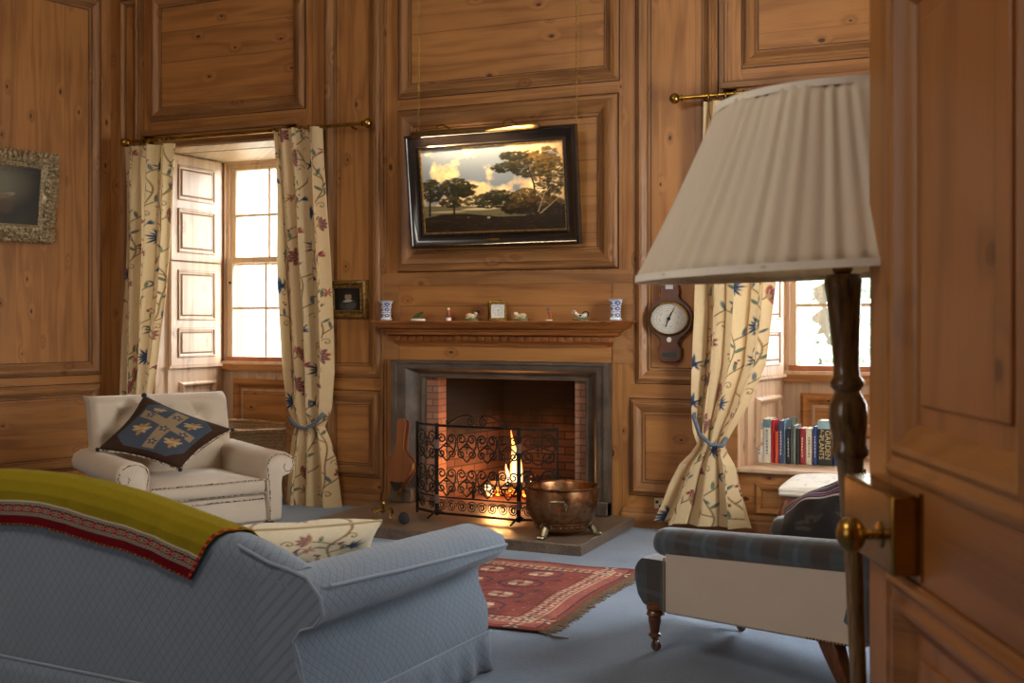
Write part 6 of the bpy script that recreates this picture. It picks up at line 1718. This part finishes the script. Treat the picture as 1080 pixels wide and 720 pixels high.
# ================================================================== OUTSIDE, LIGHT, CAMERA
M_LAWN = m_plain('lawn', '8f9684', 0.95, var=0.3, scale=3, bump=0.3)
b = MB(); b.box(-60, 40, RB+0.4, 90, -1.1, -1.0); b.box(-60, 40, -60, -1.6, -1.1, -1.0)
o = struct(b.out('ground_lawn', M_LAWN))
def tree(x, y, h, w, label, seed, col='9fb098'):
    root = thing('tree', label, 'tree', (x, y, -1.0), group='trees outside')
    b = MB(); b.tube([(0, 0, 0), (0.1, 0, h*0.3), (0, 0.1, h*0.6)], [w*0.09, w*0.06, w*0.03], 8); b.out('trunk', m_plain('bark', '5a4a3a', 0.9), root)
    g = random.Random(seed); b = MB()
    for i in range(500):
        a = g.uniform(0, 2*PI); rr = math.sqrt(g.random()); zz = g.uniform(-1, 1); k = math.sqrt(max(0, 1-zz*zz))
        c = Vector((rr*k*w*math.cos(a)*0.5, rr*k*w*math.sin(a)*0.5, h*0.55 + zz*h*0.42)); s = w*g.uniform(0.03, 0.07)
        M = T(*c) @ Euler((g.uniform(0, 6), g.uniform(0, 6), g.uniform(0, 6))).to_matrix().to_4x4()
        b.loops([[(s, 0, 0), (0, s, 0), (-s, 0, 0), (0, -s, 0)], [(s*.5, 0, s*.5), (0, s*.5, s*.5), (-s*.5, 0, s*.5), (0, -s*.5, s*.5)]], M=M)
    b.out('foliage', m_plain('pale_leaves', col, 0.8, var=0.35, scale=2), root, sharp=20)
for i, (px, Y, h, w, lab) in enumerate(((283, 24, 6.2, 4.2, 'pale green tree seen through the left window'), (862, 26, 5.6, 4.2, 'pale green tree seen through the right window behind the lamp'), (925, 34, 6.0, 4.5, 'pale green tree at the right edge of the right window'))):
    tree(x_at(px, Y), Y, h, w, lab, i+3)
b = MB(); b.box(-7.9, -7.15, RB+0.5, RB+1.9, -1.0, 6.0)
struct(b.out('wall_outside_pier', M_STONEW, bevel=0.05))

w = bpy.data.worlds.new('overcast_sky'); SC.world = w; w.use_nodes = True
nt = w.node_tree; bg = nt.nodes['Background']
bg.inputs['Color'].default_value = (0.86, 0.94, 1.0, 1); bg.inputs['Strength'].default_value = 22.0

def area(name, loc, target, size, power, col, portal=False, sy=None):
    d = bpy.data.lights.new(name, 'AREA'); d.shape = 'RECTANGLE'; d.size = size; d.size_y = sy or size
    d.energy = power; d.color = col
    o = bpy.data.objects.new(name, d); COL.objects.link(o); o.location = loc
    o.rotation_euler = (Vector(target) - Vector(loc)).to_track_quat('-Z', 'Y').to_euler()
    if portal: d.cycles.is_portal = True
    return o
area('window_portal', (-6.0, RB+0.2, 2.0), (-6.0, 0, 2.0), 1.25, 1, (1,1,1), True, 1.8)
area('window_portal', (-0.97, RB+0.2, 2.0), (-0.97, 0, 2.0), 1.2, 1, (1,1,1), True, 1.8)
# daylight through the window in the right wall
DAY = (1.0, 0.96, 0.9)
area('daylight_fill', (XR-0.03, 5.6, 2.0), (-5.0, 5.6, 1.9), 0.9, 48, DAY, sy=1.7)
# soft ceiling fill, added out of view behind the camera
area('ceiling_fill', (-3.2, 1.2, 4.5), (-3.2, 5.5, 1.8), 1.6, 125, (1.0, 0.92, 0.82))
# fill lamp added behind the camera; the front wall has no window
area('daylight_fill', (-3.6, YF+0.1, 2.2), (-2.2, 7.7, 1.5), 2.4, 45, (1.0, 0.95, 0.88), sy=2.0)
# picture light and fire
area('picture_lamp', (-3.53, 7.402, 2.815), (-3.50, 7.66, 2.45), 0.95, 12, (1.0, 0.72, 0.42), sy=0.03)
d = bpy.data.lights.new('fire_glow', 'POINT'); d.energy = 20; d.color = (1.0, 0.42, 0.13); d.shadow_soft_size = 0.09
o = bpy.data.objects.new('fire_glow', d); COL.objects.link(o); o.location = (fx-0.08, 8.02, 0.27)

cam = bpy.data.cameras.new('camera'); co = bpy.data.objects.new('camera', cam); COL.objects.link(co); SC.camera = co
co.location = (0, 0, CAM_H); co.rotation_euler = (PI/2, 0, TH)
cam.sensor_width = 36; cam.lens = F_PX/1080*36
cam.shift_y = -(360-HY)/1080
cam.dof.use_dof = True; cam.dof.focus_distance = 7.0; cam.dof.aperture_fstop = 4.4
cam.clip_start = 0.05; cam.clip_end = 300
SC.view_settings.view_transform = 'Standard'; SC.view_settings.look = 'None'; SC.view_settings.exposure = 0.0; SC.view_settings.gamma = 1.0
SC.view_settings.use_curve_mapping = False
SC.cycles.max_bounces = 10; SC.cycles.diffuse_bounces = 5; SC.cycles.transparent_max_bounces = 16
SC.cycles.sample_clamp_indirect = 6.0; SC.cycles.use_denoising = True
SC.cycles.caustics_reflective = False; SC.cycles.caustics_refractive = False
